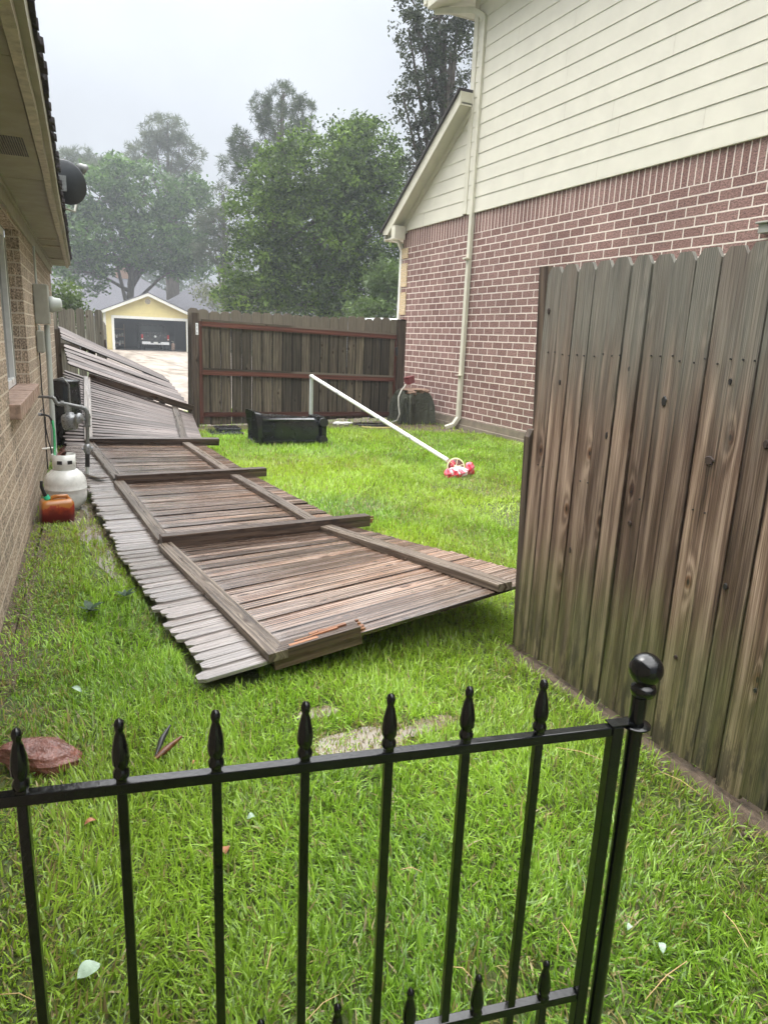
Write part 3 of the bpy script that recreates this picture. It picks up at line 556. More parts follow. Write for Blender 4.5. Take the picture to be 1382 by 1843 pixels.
FA, FB = aty(956, 772, 2.70), aty(931, 1186, 2.70); mb.board((FA[0], 2.665, FA[2]), (FB[0], 2.665, 0), (1, 0, 0), .070, .042, True, .77, (0, 1, 0), .004, 0, True)
mb.obj('end_post', M['post'], NF)
for (kx, ky, ra, rb, mt) in ((1193, 722, .011, .020, 'black_wrap'), (1131, 664, .006, .012, 'black_wrap'), (1142, 672, .005, .009, 'black_wrap'), (1312, 687, .006, .012, 'black_wrap'), (1274, 829, .020, .016, 'kn'), (1303, 1056, .008, .013, 'black_wrap'), (1006, 688, .005, .012, 'black_wrap'), (1024, 990, .006, .014, 'kn'), (1214, 1183, .008, .009, 'kn'), (1357, 1243, .006, .009, 'black_wrap'), (1090, 784, .006, .016, 'black_wrap'), (986, 560, .008, .014, 'kn'), (1376, 800, .009, .016, 'kn'), (1131, 942, .009, .011, 'kn')):
    p = atx(kx, ky, NX - .0042); mb = MB(); n_ = 16; vs = [(p[0] + .004 - xo, p[1] + f_ * ra * math.cos(6.283 * k / n_) * (1 + .15 * math.sin(2.1 * k + kx)), p[2] + f_ * rb * math.sin(6.283 * k / n_)) for xo, f_ in ((0, 1.), (.004, .85)) for k in range(n_)]
    mb.add(vs, [(k, (k + 1) % n_, n_ + (k + 1) % n_, n_ + k) for k in range(n_)] + [tuple(range(n_, 2 * n_))]); mb.obj('knot', M[mt], NF)
nm = MB(); nm.tube([(0, 0, 0), (.004, 0, 0)], .0034, 6); nail = None; y = 2.625
for k in range(26):
    for dy in (.025, .07):
        for z in (1.478, .955) if k % 3 == 0 else (1.478,):
            if nail is None: nail = nm.obj('nail', M['black_rubber'], NF); nail['_d'] = 1; o = nail
            else: o = nail.copy(); S.collection.objects.link(o); o.parent = NF
            o.location = Vector((NX - .0035, y - dy + random.uniform(-.008, .008), z + random.uniform(-.012, .012))) - NF.location
    y -= .1005
fin(NF)
# ------------------------------------------------------------------ gate behind
ga, gb = aty(353, 760, 11.62), aty(716, 757, 12.1); gx0, gx1 = 2.17, 5.93
def GY_(x): return 11.62 + (x - gx0) / (gx1 - gx0) * .48
def gz(px, py): p = aty(px, py, 11.62 + (px - 365) / 345 * .48); return p
GT = thing('wooden_gate', 'wide board gate with red brown frame across the back of the lawn', 'gate', (gx0, GY_(gx0), 0))
gd = U3(np.array([gx1 - gx0, .48, 0])); gn = np.array([-gd[1], gd[0], 0]) * -1   # towards camera
mb = MB(); x = gx0 + .02; k = 0; gaps = {1: .007, 2: .012, 3: .008, 4: .010, 5: .005, 6: .008, 14: .011, 16: .006}
L_ = (gx1 - gx0); s_ = 0.0
tl, tr = gz(365, 557)[2], gz(714, 574)[2]; bl, br = gz(365, 764)[2] + .02, gz(712, 752)[2]
while s_ < 3.66:
    wd = random.uniform(.168, .182); c = np.array([gx0, GY_(gx0), 0]) + gd * (s_ + wd / 2 + .0); t = s_ / 3.8
    top = tl + (tr - tl) * t + random.uniform(-.024, .020); bot = .03 + .05 * t + random.uniform(-.01, .012)
    mb.board(c + [0, 0, top], c + [0, 0, bot], gd, wd, .017, True, random.random(), -gn, 0, random.uniform(-.05, .05), True, bot, 3)
    s_ += wd + gaps.get(k, random.choice((.001, .003, .005))); k += 1
mb.obj('boards', M['gate'], GT)
def bar(mb, p, q, wd, W): mb.board(p + gn * .002, q + gn * .002, W, wd, .035, False, random.random(), gn, 0, 0, False, 0, 4)
Z_ = np.array([0, 0, 1.])
tl_, tr_ = gz(367, 583), gz(711, 607); ml, mr_ = gz(367, 670), gz(709, 683); b_l, b_r = gz(365, 749), gz(706, 757)
for nm, (p, q) in (('top_rail', (tl_, tr_)), ('middle_rail', (ml, mr_))):
    mb = MB(); a = np.array([gx0 + .055, GY_(gx0 + .055), p[2]]); b = np.array([gx1 - .055, GY_(gx1 - .055), q[2]]); bar(mb, a, b, .075, Z_); mb.obj(nm, M['redframe'], GT)
    mb = MB(); a2 = a + [0, 0, .056]; b2 = b + [0, 0, .056]; bar(mb, a2, b2, .03, Z_); mb.obj('rail_cap', M['gate'], GT)
mb = MB(); bar(mb, np.array([gx0 + .055, GY_(gx0 + .055), .2]), np.array([gx1 - .055, GY_(gx1 - .055), .14]), .075, Z_); mb.obj('bottom_rail', M['redframe'], GT)
for xx, zt in ((gx0 + .02, tl_[2] + .04), (gx1 - .02, tr_[2] + .04)):
    mb = MB(); bar(mb, np.array([xx, GY_(xx), .06]), np.array([xx, GY_(xx), zt]), .065, gd); mb.obj('side_stile', M['redframe'], GT)
mb = MB(); p = gz(712, 633); mb.tube([p + gn * .05 + [-.03, 0, 0], p + gn * .05 + [.12, 0, 0]], .018, 8); mb.tube([p + gn * .05 + [.03, 0, -.05], p + gn * .05 + [.03, 0, .05]], .022, 8); mb.obj('latch', M['black_rubber'], GT); fin(GT)
GP = thing('gate_post', 'left gate post with a pale hinge plate near its top, beside the driveway opening', 'post', (2.07, 11.6, 0))
mb = MB(); mb.board((2.09, 11.5, 0), (2.115, 11.5, 1.80), (1, 0, 0), .10, .09, False, .37, (0, 1, 0)); mb.obj('post', M['post'], GP)
mb = MB(); mb.board((2.105, 11.62, 1.875), (2.07, 11.62, .04), (1, 0, 0), .17, .018, True, .6, (0, 1, 0), 0, 0, True); mb.obj('picket', M['gate'], GP)
mb = MB(); q = aty(355, 592, 11.49); mb.box(q[0] - .02, q[0] + .02, 11.490, 11.498, q[2] - .09, q[2] + .09); hp = mb.obj('hinge_plate', M['chrome'], GP, .003)
for d in (-.06, 0, .06): mb = MB(); mb.tube([(q[0], 11.486, q[2] + d), (q[0], 11.492, q[2] + d)], .007, 8); mb.obj('bolt', M['black_rubber'], hp)
fin(GP)
RP = thing('gate_post', 'dark rounded gate post on the right between the gate and the mauve brick corner', 'post', (6.02, 12.05, 0))
mb = MB(); a, b = aty(708, 757, 12.0), aty(725, 575, 12.0); mb.board((6.0, 12.0, 0), (b[0], 12.0, b[2] - .03), (1, 0, 0), .15, .13, False, .9, (0, 1, 0)); mb.board((b[0], 12.002, b[2] + .004), (b[0], 12.002, b[2] - .034), (1, 0, 0), .148, .126, True, .9, (0, 1, 0)); mb.obj('post', M['post'], RP)
mb = MB(); mb.tube([aty(714, 640, 11.9), aty(714, 625, 11.9)], .028, 10); mb.obj('hinge', M['black_rubber'], RP); fin(RP)
# far standing fence seen past the house corner
BF = thing('wooden_fence', 'short run of grey brown picket fence standing beyond the corner of the left house', 'fence', (.1, 14.2, 0))
mb = MB(); xx = .04
for k in range(6):
    wd = .135; mb.board((xx + wd / 2, 14.2, 1.82 + random.uniform(-.02, .02)), (xx + wd / 2 + random.uniform(-.01, .01), 14.2, .05), (1, 0, 0), wd, .018, True, random.random(), (0, 1, 0), 0, .05, True); xx += wd + random.choice((.004, .01, .02))
mb.obj('boards', M['backf'], BF); mb = MB(); mb.board((.03, 14.19, 1.18), (.98, 14.17, 1.12), (0, 0, 1), .09, .03, False, .3, (0, -1, 0)); mb.obj('rail', M['post'], BF)
mb = MB(); mb.board((.93, 14.26, 0), (.93, 14.26, 1.3), (1, 0, 0), .09, .09, False, .2, (0, 1, 0)); mb.obj('post', M['post'], BF); fin(BF)
BF2 = thing('wooden_fence', 'farther picket fence running away toward the left side of the yellow garage', 'fence', (1.4, 20, 0))
mb = MB(); p0, p1 = np.array([1.28, 19.5, 0]), np.array([3.6, 52, 0]); dd = U3(p1 - p0); s_ = 0
while s_ < 32: mb.board(p0 + dd * (s_ + .07) + [0, 0, 1.7], p0 + dd * (s_ + .07) + [0, 0, .05], dd, .14, .018, True, random.random(), (1, 0, 0)); s_ += .146
mb.obj('boards', M['backf'], BF2); fin(BF2)
mb = MB(); q = aty(101, 592, 12.75); mb.board((q[0], 12.75, 0), (q[0], 12.75, q[2]), (1, 0, 0), .12, .10, False, .2, (0, 1, 0)); mb.board((q[0] - .12, 12.9, 0), (q[0] - .12, 12.9, 1.3), (1, 0, 0), .13, .02, False, .2, (0, 1, 0))
o = mb.obj('corner_post', M['post']); shift(o, (q[0], 12.75, 0)); tag(o, 'dark wooden post at the corner of the left house behind the fallen fence', 'post')
# ------------------------------------------------------------------ fallen fence
ST = [(np.array([.51, 2.73, .055]), np.array([2.31, 2.79, .30])),
      (np.array([.33, 4.68, .06]), np.array([2.08, 4.87, .05])),
      (atz(157, 878, .09), atz(460, 860, .05)),
      (np.array([.10, 9.05, .12]), np.array([1.74, 9.05, .08])),
      (aty(115, 668, 11.3), aty(346, 748, 11.3))]
def SP(s, t):
    i = min(int(s), len(ST) - 2); f = s - i; L = ST[i][0] * (1 - f) + ST[i + 1][0] * f; R = ST[i][1] * (1 - f) + ST[i + 1][1] * f; return L + (R - L) * t
def SN(s, t):
    a = SP(min(s + .02, 3.999), t) - SP(max(s - .02, 0), t); b = SP(s, min(t + .02, 1)) - SP(s, max(0, t - .02)); n = np.cross(b, a); n = U3(n); return n if n[2] > 0 else -n
FF = thing('fallen_fence', 'long blown down picket fence lying flat on the lawn, posts and rails on top', 'fence', (1.2, 5, 0))
for i in range(4):
    mb = MB(); ln = (np.linalg.norm(ST[i + 1][0] - ST[i][0]) + np.linalg.norm(ST[i + 1][1] - ST[i][1])) / 2; nb = int(round(ln / .090))
    for k in range(nb):
        s = i + (k + .5) / nb; r = random.random(); d = np.linalg.norm(SP(min(s + .5 / nb, 3.999), 0) - SP(s - .5 / nb, 0)), np.linalg.norm(SP(min(s + .5 / nb, 3.999), 1) - SP(s - .5 / nb, 1))
        wd = min((d[0] + d[1]) / 2 - random.choice((.0005, .001, .0015, .003)), .12); t0 = random.uniform(-.014, .012); dz = random.uniform(-.0015, .0025); sk = random.uniform(-.04, .04) / nb
        if random.random() < .10: dz += .006; sk *= 3
        A = SP(s, 0) * (1 - t0) + SP(s, 1) * t0 + [0, 0, dz + random.uniform(0, .008)]; B = SP(min(s + sk, 3.99), 1.0) + [0, 0, dz]
        W = SP(min(s + .1, 3.99), .5) - SP(max(s - .1, 0), .5); mb.board(A, B, W, wd, .016, True, r, SN(s, .5), random.uniform(-.003, .002), random.uniform(-.035, .035), False, 0, 6)
    mb.obj('boards', M['fallen' if i < 3 else 'panel'], FF)
# posts and rails resting on the boards
def post_on(s, t0, t1, name='post', mat='fpost', s1=None, lift=.018, wd=.088, th=.088, ext=0.0):
    A = SP(s, t0); B = SP(s if s1 is None else s1, min(t1, 1.0)); 
    if t1 > 1: B = B + U3(B - A) * (t1 - 1) * 1.8
    N = SN(min(s, 3.98), .5); W = SP(min(s + .1, 3.99), .5) - SP(max(s - .1, 0), .5)
    mb = MB(); mb.board(A + N * lift, B + N * lift, W, wd, th, False, random.random(), N, 0, 0, False, 0, 6); return mb.obj(name, M[mat], FF, .003), A, B, N
# rails
for i in range(4):
    for t0, t1 in ((.175, .165), (.845, .85)):
        if i == 3 and t0 < .5: t0, t1 = .155, .165
        mb = MB(); n_ = 8; pts = []
        s0, s1 = i + (.022 if i else -.012), i + 1 - .022
        A, B = SP(s0, t0), SP(s1, t1); N = SN(i + .5, t0); W = SP(i + .5, min(t0 + .05, 1)) - SP(i + .5, t0 - .05)
        mid = (SP(i + .5, (t0 + t1) / 2) - (A + B) / 2) @ N
        mb.board(A + N * .019, B + N * .019, W, .092, .042, False, random.random(), N, mid * .9 + .002, random.uniform(-.05, .05), False, 0, 8); mb.obj('rail', M['rail'], FF, .003)
o1, A, B, N = post_on(0.012, .165, .40, lift=-.028)
mb = MB(); W = np.array([0, 1., 0])
for k in range(6):
    a = A + (B - A) * random.uniform(.10, .75) + N * .053 + W * random.uniform(-.03, .035); l = random.uniform(.06, .16); mb.board(a, a + U3(B - A) * l + N * random.uniform(0, .004), W, random.uniform(.008, .022), random.uniform(.006, .014), False, random.random(), N)
e_ = B + N * .015
for k in range(8): d_ = W * random.uniform(-.035, .035) + N * random.uniform(-.01, .05); mb.board(e_ + d_, e_ + d_ + U3(B - A) * random.uniform(.01, .04), W, .012, .01, False, random.random(), N)
mb.obj('split_wood', M['split'], o1)
for s, t0, t1, fin_ in ((1.0, .155, 1.07, True), (2.0, .155, 1.06, False), (3.0, .15, 1.10, False)):
    o, A, B, N = post_on(s, t0, t1)
    if fin_:
        mb = MB(); W = np.array([0, 1., 0])
        for k in range(10): d_ = W * random.uniform(-.035, .035) + N * random.uniform(.02, .10); mb.board(B + d_, B + d_ + U3(B - A) * random.uniform(.015, .05), W, .014, .012, False, random.random(), N)
        mb.obj('split_wood', M['split'], o)
A = aty(157, 684, 11.3); B = aty(345, 742, 11.3); N = SN(3.98, .5); mb = MB(); mb.board(A + N * .012, B + N * .012, (0, 1, .0), .088, .10, False, .5, N, 0, 0, False, 0, 4); mb.obj('post', M['fpost'], FF, .003)
mb = MB()
for k in range(70):                                       # grass clippings and pine needles stuck to the wet boards
    s = random.uniform(.1, 3.3); t = random.uniform(.02, .95); p = SP(s, t) + SN(s, t) * .022; a = random.uniform(0, 3.14); l = random.uniform(.012, .04); mb.board(p, p + np.array([math.cos(a), math.sin(a), 0]) * l, (math.sin(a), -math.cos(a), 0), .0025, .001, False, 0, None, 0, 0, False, 0, 1)
mb.obj('stuck_needles', M['weed'], FF); fin(FF)
# the far broken-off panel, leaning up to the left
for idx, (L0, R0, L1, R1, ya, yb, n, lab) in enumerate((((123, 657), (339, 731), (114, 622), (307, 692), 11.75, 12.5, 6, 'lower broken fence panel leaning up toward the house, just behind the fallen fence'),
                                              ((111, 611), (306, 690), (104, 588), (292, 678), 12.65, 13.3, 5, 'upper broken fence panel leaning highest, in front of the driveway'))):
    a, b, c, d = aty(*L0, ya), aty(*R0, ya), aty(*L1, yb), aty(*R1, yb)
    PN = thing('broken_fence_panel', lab, 'fence panel', tuple((a + b + c + d) / 4), 'broken fence panels leaning at the far end')
    mb = MB()
    for k in range(n):
        f = (k + .5) / n; A = a + (c - a) * f; B = b + (d - b) * f; W = c - a; wd = .145
        NN = U3(np.cross(B - A, W)); NN = NN if NN[2] > 0 else -NN
        mb.board(A + NN * random.uniform(0, .02), B + NN * random.uniform(0, .012), W, wd, .018, True, random.random(), NN, random.uniform(-.02, .01), random.uniform(-.1, .1), False, 0, 5)
    mb.obj('boards', M['panel'], PN)
    for t in (.2, .8):
        mb = MB(); mb.board(a + (b - a) * t - NN * .042, c + (d - c) * t - NN * .042, b - a, .089, .04, False, .3, NN); mb.obj('rail', M['rail'], PN)
    for t in (.3, .85):
        p = (a * .5 + c * .5) * (1 - t) + (b * .5 + d * .5) * t - NN * .05; mb = MB(); mb.board((p[0], p[1], 0), (p[0], p[1], p[2]), (1, 0, 0), .088, .088, False, .6, (0, 1, 0)); mb.obj('prop_post', M['post'], PN)
    fin(PN)
# ------------------------------------------------------------------ black wheelie bin on its side
bx0, bx1, by = 2.56, 3.52, 9.62
BN = thing('trash_bin', 'black wheeled trash bin lying on its side on the grass before the gate', 'trash bin', (3.0, by, 0))
mb = MB()
def bsec(x, hy, hz, n=24, e_=.22):
    return [(x, by + hy * math.copysign(abs(math.cos(t)) ** e_, math.cos(t)), hz + .01 + hz * math.copysign(abs(math.sin(t)) ** e_, math.sin(t))) for t in [2 * math.pi * k / n for k in range(n)]]
secs = [(bx0, .27, .225), (bx0 + .03, .27, .225), (bx0 + .03, .25, .208), (bx0 + .75, .215, .180), (bx0 + .86, .21, .176), (bx0 + .9, .20, .170)]
vs = []; fs = []
for x, hy, hz in secs: vs += bsec(x, hy, hz)
for i in range(len(secs) - 1):
    for k in range(24): fs.append((i * 24 + k, i * 24 + (k + 1) % 24, (i + 1) * 24 + (k + 1) % 24, (i + 1) * 24 + k))
fs.append(tuple(range(5 * 24, 6 * 24))); mb.add(vs, fs, None, 0, True)
yf = by - .245
for z0, z1 in ((.34, .385), (.05, .085), (.0, .03)): mb.add([(bx0 + .04, yf - .018, z0 + .02), (bx0 + .8, yf + .014, z0 + .0), (bx0 + .8, yf + .014, z1 - .02), (bx0 + .04, yf - .018, z1), (bx0 + .04, yf + .04, z0), (bx0 + .8, yf + .06, z0), (bx0 + .8, yf + .06, z1), (bx0 + .04, yf + .04, z1)], [(0, 1, 2, 3), (3, 2, 6, 7), (0, 4, 5, 1), (1, 5, 6, 2), (0, 3, 7, 4)])
for z in (.29, .19): mb.box(bx0 + .05, bx0 + .18, yf - .012, yf + .02, z, z + .01)
mb.obj('body', M['bin'], BN)
mb = MB(); vs = bsec(bx0 - .035, .285, .225) + bsec(bx0 + .012, .275, .226); vs = [(x - (.035 if z > .3 else 0) * (x < bx0), y, z + (.02 if z > .38 and x < bx0 else 0)) for x, y, z in vs]; mb.add(vs, [(k, (k + 1) % 24, 24 + (k + 1) % 24, 24 + k) for k in range(24)], None, 0, True); mb.obj('rim', M['bin'], BN)
for z in (.33, .075):
    mb = MB(); mb.tube([(bx1 - .03, by - .27, z), (bx1 - .03, by - .21, z)], .062, 20); mb.obj('wheel', M['black_rubber'], BN)
mb = MB(); mb.tube([(bx1 + .005, by - .23, .05), (bx1 + .005, by - .23, .36)], .016, 10); mb.box(bx1 - .12, bx1 + .02, by - .2, by + .15, .358, .40); mb.box(bx1 - .05, bx1 + .015, by - .24, by + .1, .06, .33); mb.obj('axle', M['bin'], BN)
mb = MB(); mb.box(bx0 + .30, bx0 + .304, yf - .001, yf, .1, .101); fin(BN)
LD = thing('bin_lid', 'flat black plastic lid lying on the soil left of the overturned bin', 'lid', (2.35, 10.7, 0))
mb = MB(); mb.box(2.12, 2.62, 10.45, 10.95, .02, .05); mb.box(2.28, 2.64, 10.7, 11.1, .052, .085); mb.obj('lid', M['bin'], LD, .012); mb = MB(); [mb.box(2.16 + k * .1, 2.17 + k * .1, 10.43, 10.9, .05, .062) for k in range(5)]; mb.obj('rib', M['bin'], LD); fin(LD)
# ------------------------------------------------------------------ white pole, ring and the deflated toy
PL = thing('fallen_pole', 'bent white pole leaning across the lawn from behind the bin to the grass', 'pole', (4.1, 7.2, 0))
pt = aty(561, 677, 10.3); pe = atz(806, 829, .17); pb = np.array([pt[0] - .003, 10.3, 0.0])
mb = MB(); mb.tube([pt, pt + (pe - pt) * .4, pe], .027, 14); mb.obj('long_pole', M['pvc'], PL)
mb = MB(); mb.tube([pb, pt - [0, 0, .01]], .030, 14); mb.lathe([(0, -.03), (.036, -.03), (.036, .012), (.02, .026), (0, .03)], pt, (0, 0, 1), 16); mb.obj('short_pole', M['conduit'], PL)
for t in (.245, .57, .78): mb = MB(); c = pt + (pe - pt) * t; d_ = U3(pe - pt); mb.tube([c - d_ * .025, c + d_ * .025], .0295, 14); mb.obj('coupling', M['conduit'], PL)
rc = atz(820, 840, .115); vd = U3(np.array([0, 0, H]) - rc); rx = U3(np.cross([0, 0, 1], vd)); ry = np.cross(vd, rx)
mb = MB(); mb.tube([rc + .095 * (math.cos(a) * rx + math.sin(a) * ry) for a in np.linspace(0, 2 * math.pi, 33)], .008, 8, False); rg = mb.obj('ring', M['yring'], PL)
mb = MB(); [mb.tube([rc, rc + .092 * (math.cos(a) * rx + math.sin(a) * ry)], .004, 6) for a in np.linspace(.35, 6.63, 7)[:-1]]; mb.tube([rc - vd * .015, rc + vd * .02], .02, 12); mb.obj('spoke', M['yring'], rg)
mb = MB(); mb.lathe([(0, 0), (.088, 0), (.088, .006), (0, .006)], rc - vd * .03, vd, 24); mb.obj('backing', M['rock'], rg); fin(PL)
def lumpy(name, parts, mat, seed=3):
    r_ = np.random.default_rng(seed); V = []; Fc = []; C = []
    for (c, rad, cols, str_) in parts:
        nu, nv = 26, 16; b = len(V); ph = r_.uniform(0, 6.28, 8)
        for j in range(nv + 1):
            for i in range(nu):
                th = math.pi * j / nv; al = 2 * math.pi * i / nu; d = np.array([math.sin(th) * math.cos(al), math.sin(th) * math.sin(al), math.cos(th)])
                q = 1 + str_ * (math.sin(5 * al + ph[0] + 2 * d[2]) + .7 * math.sin(7 * th + ph[1] + 3 * d[0]) + .5 * math.sin(11 * al + ph[2] + 5 * d[1])) * math.sin(th)
                V.append(np.array(c) + d * np.array(rad) * q)
                s = math.sin(4 * al + ph[3] + 2 * math.sin(3 * th + ph[4])); C.append(cols[0] if s > .15 else cols[1])
        for j in range(nv):
            for i in range(nu): Fc.append((b + j * nu + i, b + j * nu + (i + 1) % nu, b + (j + 1) * nu + (i + 1) % nu, b + (j + 1) * nu + i))
    me = bpy.data.meshes.new(name); me.from_pydata([tuple(v) for v in V], [], Fc); a = me.attributes.new('col', 'FLOAT_COLOR', 'POINT'); a.data.foreach_set('color', np.array([(*c, 1) for c in C], 'f').ravel())
    me.polygons.foreach_set('use_smooth', [True] * len(Fc)); me.materials.append(mat); me.update(); o = bpy.data.objects.new(name, me); S.collection.objects.link(o); return o
red, wht, pk = (.62, .03, .06), (.85, .78, .80), (.75, .18, .24)
tcn = lambda px, py, z: atz(px, py, z)
o = lumpy('deflated_toy', [(tcn(816, 851, .07), (.085, .07, .06), (red, wht), .12), (tcn(826, 847, .08), (.075, .06, .045), (wht, wht), .14), (tcn(833, 850, .075), (.06, .05, .05), (wht, pk), .12), (tcn(845, 843, .10), (.052, .05, .075), (red, pk), .12), (tcn(808, 853, .06), (.055, .06, .06), (pk, red), .16), (tcn(822, 853, .06), (.05, .05, .05), (red, red), .15), (tcn(849, 849, .06), (.03, .03, .035), (red, red), .1), (tcn(814, 835, .14), (.03, .03, .045), (red, pk), .12)], M['toy'])
shift(o, atz(825, 855, 0)); tag(o, 'crumpled red and white inflatable toy on the grass by the white pole tip', 'toy')
# ------------------------------------------------------------------ tarp covered thing by the gate
def drape():
    c = np.array([6.17, 11.78]); V = []; Fc = []; n = 64; lv = [(.62, .0), (.62, .55), (.60, .85), (.50, 1.0), (.30, 1.10), (.1, 1.16), (0, 1.30)]
    rows = [(0.64, .02), (.61, .45), (.50, .78), (.34, .90), (.17, .98), (.0, 1.08)]
    for z, f in rows:
        for k in range(n):
            t = 2 * math.pi * k / n; e_ = .45; w_ = (.055 * math.sin(7 * t + 2 + 2 * z) + .04 * math.sin(13 * t + 4 * z) + .02 * math.sin(23 * t)) * f * (1 - .5 * (z > .4)) ; hx, hy = .33 * (.75 + .25 * f) * (f > .3 or f / .3 * 1.0) , .30 * (.75 + .25 * f)
            if f < .1: hx = hy = .04
            elif f < .6: hx, hy = .26, .24
            x = (hx + w_) * math.copysign(abs(math.cos(t)) ** e_, math.cos(t)); y = (hy + w_) * math.copysign(abs(math.sin(t)) ** e_, math.sin(t))
            V.append((c[0] + x, c[1] + y, z + (.02 * math.sin(3 * t) if z > .2 else 0) + (.0 if z > .1 else .02 + .02 * math.sin(5 * t))))
    for j in range(len(rows) - 1):
        for k in range(n): Fc.append((j * n + k, j * n + (k + 1) % n, (j + 1) * n + (k + 1) % n, (j + 1) * n + k))
    mb = MB(); mb.add(V, Fc, None, 0, True); return mb
TP = drape().obj('covered_box', M['tarp']); md = TP.modifiers.new('s', 'SUBSURF'); md.levels = 1; md.render_levels = 2
shift(TP, (6.17, 11.78, 0)); tag(TP, 'dark green tarp draped over a bulky box between the gate post and the mauve wall', 'tarp')
o = lumpy('brown_rag', [((6.16, 11.72, .625), (.24, .2, .035), ((.2,) * 3, (.2,) * 3), .16), ((6.28, 11.62, .60), (.13, .1, .05), ((.2,) * 3, (.2,) * 3), .2), ((6.03, 11.58, .585), (.10, .08, .05), ((.2,) * 3, (.2,) * 3), .2)], M['cloth'], 8); shift(o, (6.16, 11.72, .6)); tag(o, 'wet brown cloth spread over the top of the dark green tarp', 'cloth')
RB = thing('red_box', 'small dull red plastic box with hanging grey cord, perched on the brown cloth', 'box', (6.10, 11.75, .66)); mb = MB(); q = aty(737, 685, 11.75); fx = Matrix.Translation((q[0] + .0, 11.75, q[2])) @ Matrix.Rotation(math.radians(-12), 4, 'Y') @ Matrix.Rotation(math.radians(25), 4, 'Z')
mb.box(-.085, .085, -.06, .06, -.06, .055, fx); mb.obj('body', M['redbox'], RB, .012); mb = MB(); mb.box(-.09, .09, -.065, .065, .056, .078, fx); mb.obj('lid', M['redbox'], RB, .008)
mb = MB(); mb.tube([aty(730, 692, 11.6), aty(722, 703, 11.45), aty(717, 715, 11.35), aty(717, 730, 11.3), aty(719, 745, 11.3), aty(715, 756, 11.25), atz(700, 762, .012), atz(680, 765, .012)], .012, 10)
mb.obj('cord', M['grey_hose'], RB); fin(RB)
def coil(name, c, r, rad, mat, lab, turns=2.3, sq=.8):
    pts = []; 
    for k in range(int(turns * 26)): t = k / 26 * 2 * math.pi; rr = r * (1 + .06 * math.sin(1.7 * t)); pts.append((c[0] + rr * math.cos(t), c[1] + sq * rr * math.sin(t), c[2] + .004 * k / 26 + rad * (1 + .8 * abs(math.sin(t * .5)))))
    mb = MB(); mb.tube(pts, rad, 8); o = mb.obj(name, mat); shift(o, c); return tag(o, lab, 'hose')
coil('yellow_hose', atz(684, 770, 0), .36, .012, M['yellow_hose'], 'yellow hose coiled on the bare soil near the tarp', 1.4, .45)
coil('black_hose', atz(672, 766, .02), .34, .011, M['black_rubber'], 'black and grey hose heaped inside the yellow hose coil', 2.6, .4)
mb = MB(); mb.tube([atz(600, 775, .02), atz(615, 770, .03), atz(630, 764, .03), atz(650, 760, .03)], [.008, .012, .012, .008], 8); o = mb.obj('broken_stick', M['bark']); shift(o, atz(620, 768, 0)); tag(o, 'dark broken stick lying on the soil right of the overturned bin', 'stick')
o = lumpy('plastic_sheet', [(atz(620, 762, .03), (.17, .05, .03), ((.6,) * 3, (.5,) * 3), .2), (atz(608, 762, .03), (.08, .06, .035), ((.6,) * 3, (.5,) * 3), .2)], M['pvc'], 5); shift(o, atz(615, 762, 0)); tag(o, 'crumpled pale plastic scrap under the gate, behind the broken stick', 'litter')
# ------------------------------------------------------------------ right house
RX = 6.65; RH = thing('two_storey_house', 'two storey house on the right with cream lap siding over mauve brick', 'house', (RX, 13.4, 0))
YC, YE, Y0 = 11.02, 13.46, -2.0
mb = MB(); ZB, ZT = .20, 3.65
mb.quad((RX, Y0, ZB), (RX, YE, ZB), (RX, YE, ZT), (RX, Y0, ZT), [(Y0, ZB), (YE, ZB), (YE, ZT), (Y0, ZT)])
mb.quad((RX, YE, ZB), (RX + 8, YE, ZB), (RX + 8, YE, ZT), (RX, YE, ZT), [(0, ZB), (8, ZB), (8, ZT), (0, ZT)])
mb.quad((RX, Y0, ZB), (RX + 8, Y0, ZB), (RX + 8, Y0, ZT), (RX, Y0, ZT), [(0, ZB), (8, ZB), (8, ZT), (0, ZT)])
mb.obj('brick_wall', M['brick_r'], RH)
mb = MB(); mb.box(RX - .015, RX + 8, Y0 - .02, YE + .02, 0, .198); mb.box(RX - .045, RX - .016, Y0, YE, 0, .085); mb.obj('foundation', M['foundation'], RH, .004)
# quoins at the far corner
mb = MB()
for z0, z1 in ((.645, 1.19), (1.415, 1.96), (2.0, 2.43), (2.62, 2.98), (3.08, 3.31)):
    pass
for z0, z1 in ((3.13, 3.322), (2.58, 3.03), (2.03, 2.47), (1.48, 1.92), (.93, 1.37), (.38, .82)):
    mb.box(RX - .02, RX + .2, YE - .24, YE + .02, z0, z1, None, 0, None)
o = mb.obj('corner_quoin', M['quoin'], RH)
# lap siding: every board a tilted face with a shadow step
def lap(mb, y0, y1f, z0, z1, x=RX, ex=.222, step=.009):
    z = z0
    while z < z1 - 1e-3:
        zt = min(z + ex, z1); ya = y1f(z) if callable(y1f) else y1f; yb = y1f(zt) if callable(y1f) else y1f
        if yb < y0 + .02: yb = y0 + .02
        cuts = [y0]; c_ = y0 + random.uniform(.8, 3.4)
        while c_ < min(ya, yb) - .6: cuts.append(c_); c_ += random.uniform(2.8, 3.7)
        for a_, b_, last in zip(cuts, cuts[1:] + [ya], [False] * (len(cuts) - 1) + [True]):
            b2 = ya if last else b_ - .004; t2 = yb if last else b_ - .004; w_ = random.uniform(-.0015, .0015)
            mb.add([(x - .032, a_, z + w_), (x - .032, b2, z + w_), (x - .032 + step, t2, zt), (x - .032 + step, a_, zt), (x - .004, a_, z + w_), (x - .004, b2, z + w_)], [(0, 1, 2, 3), (0, 4, 5, 1)])
        z += ex
ZS = 3.665
mb = MB(); mb.quad((RX - .0035, Y0, ZS), (RX - .0035, YC, ZS), (RX - .0035, YC, 8), (RX - .0035, Y0, 8)); mb.obj('sheathing', M['fascia'], RH)
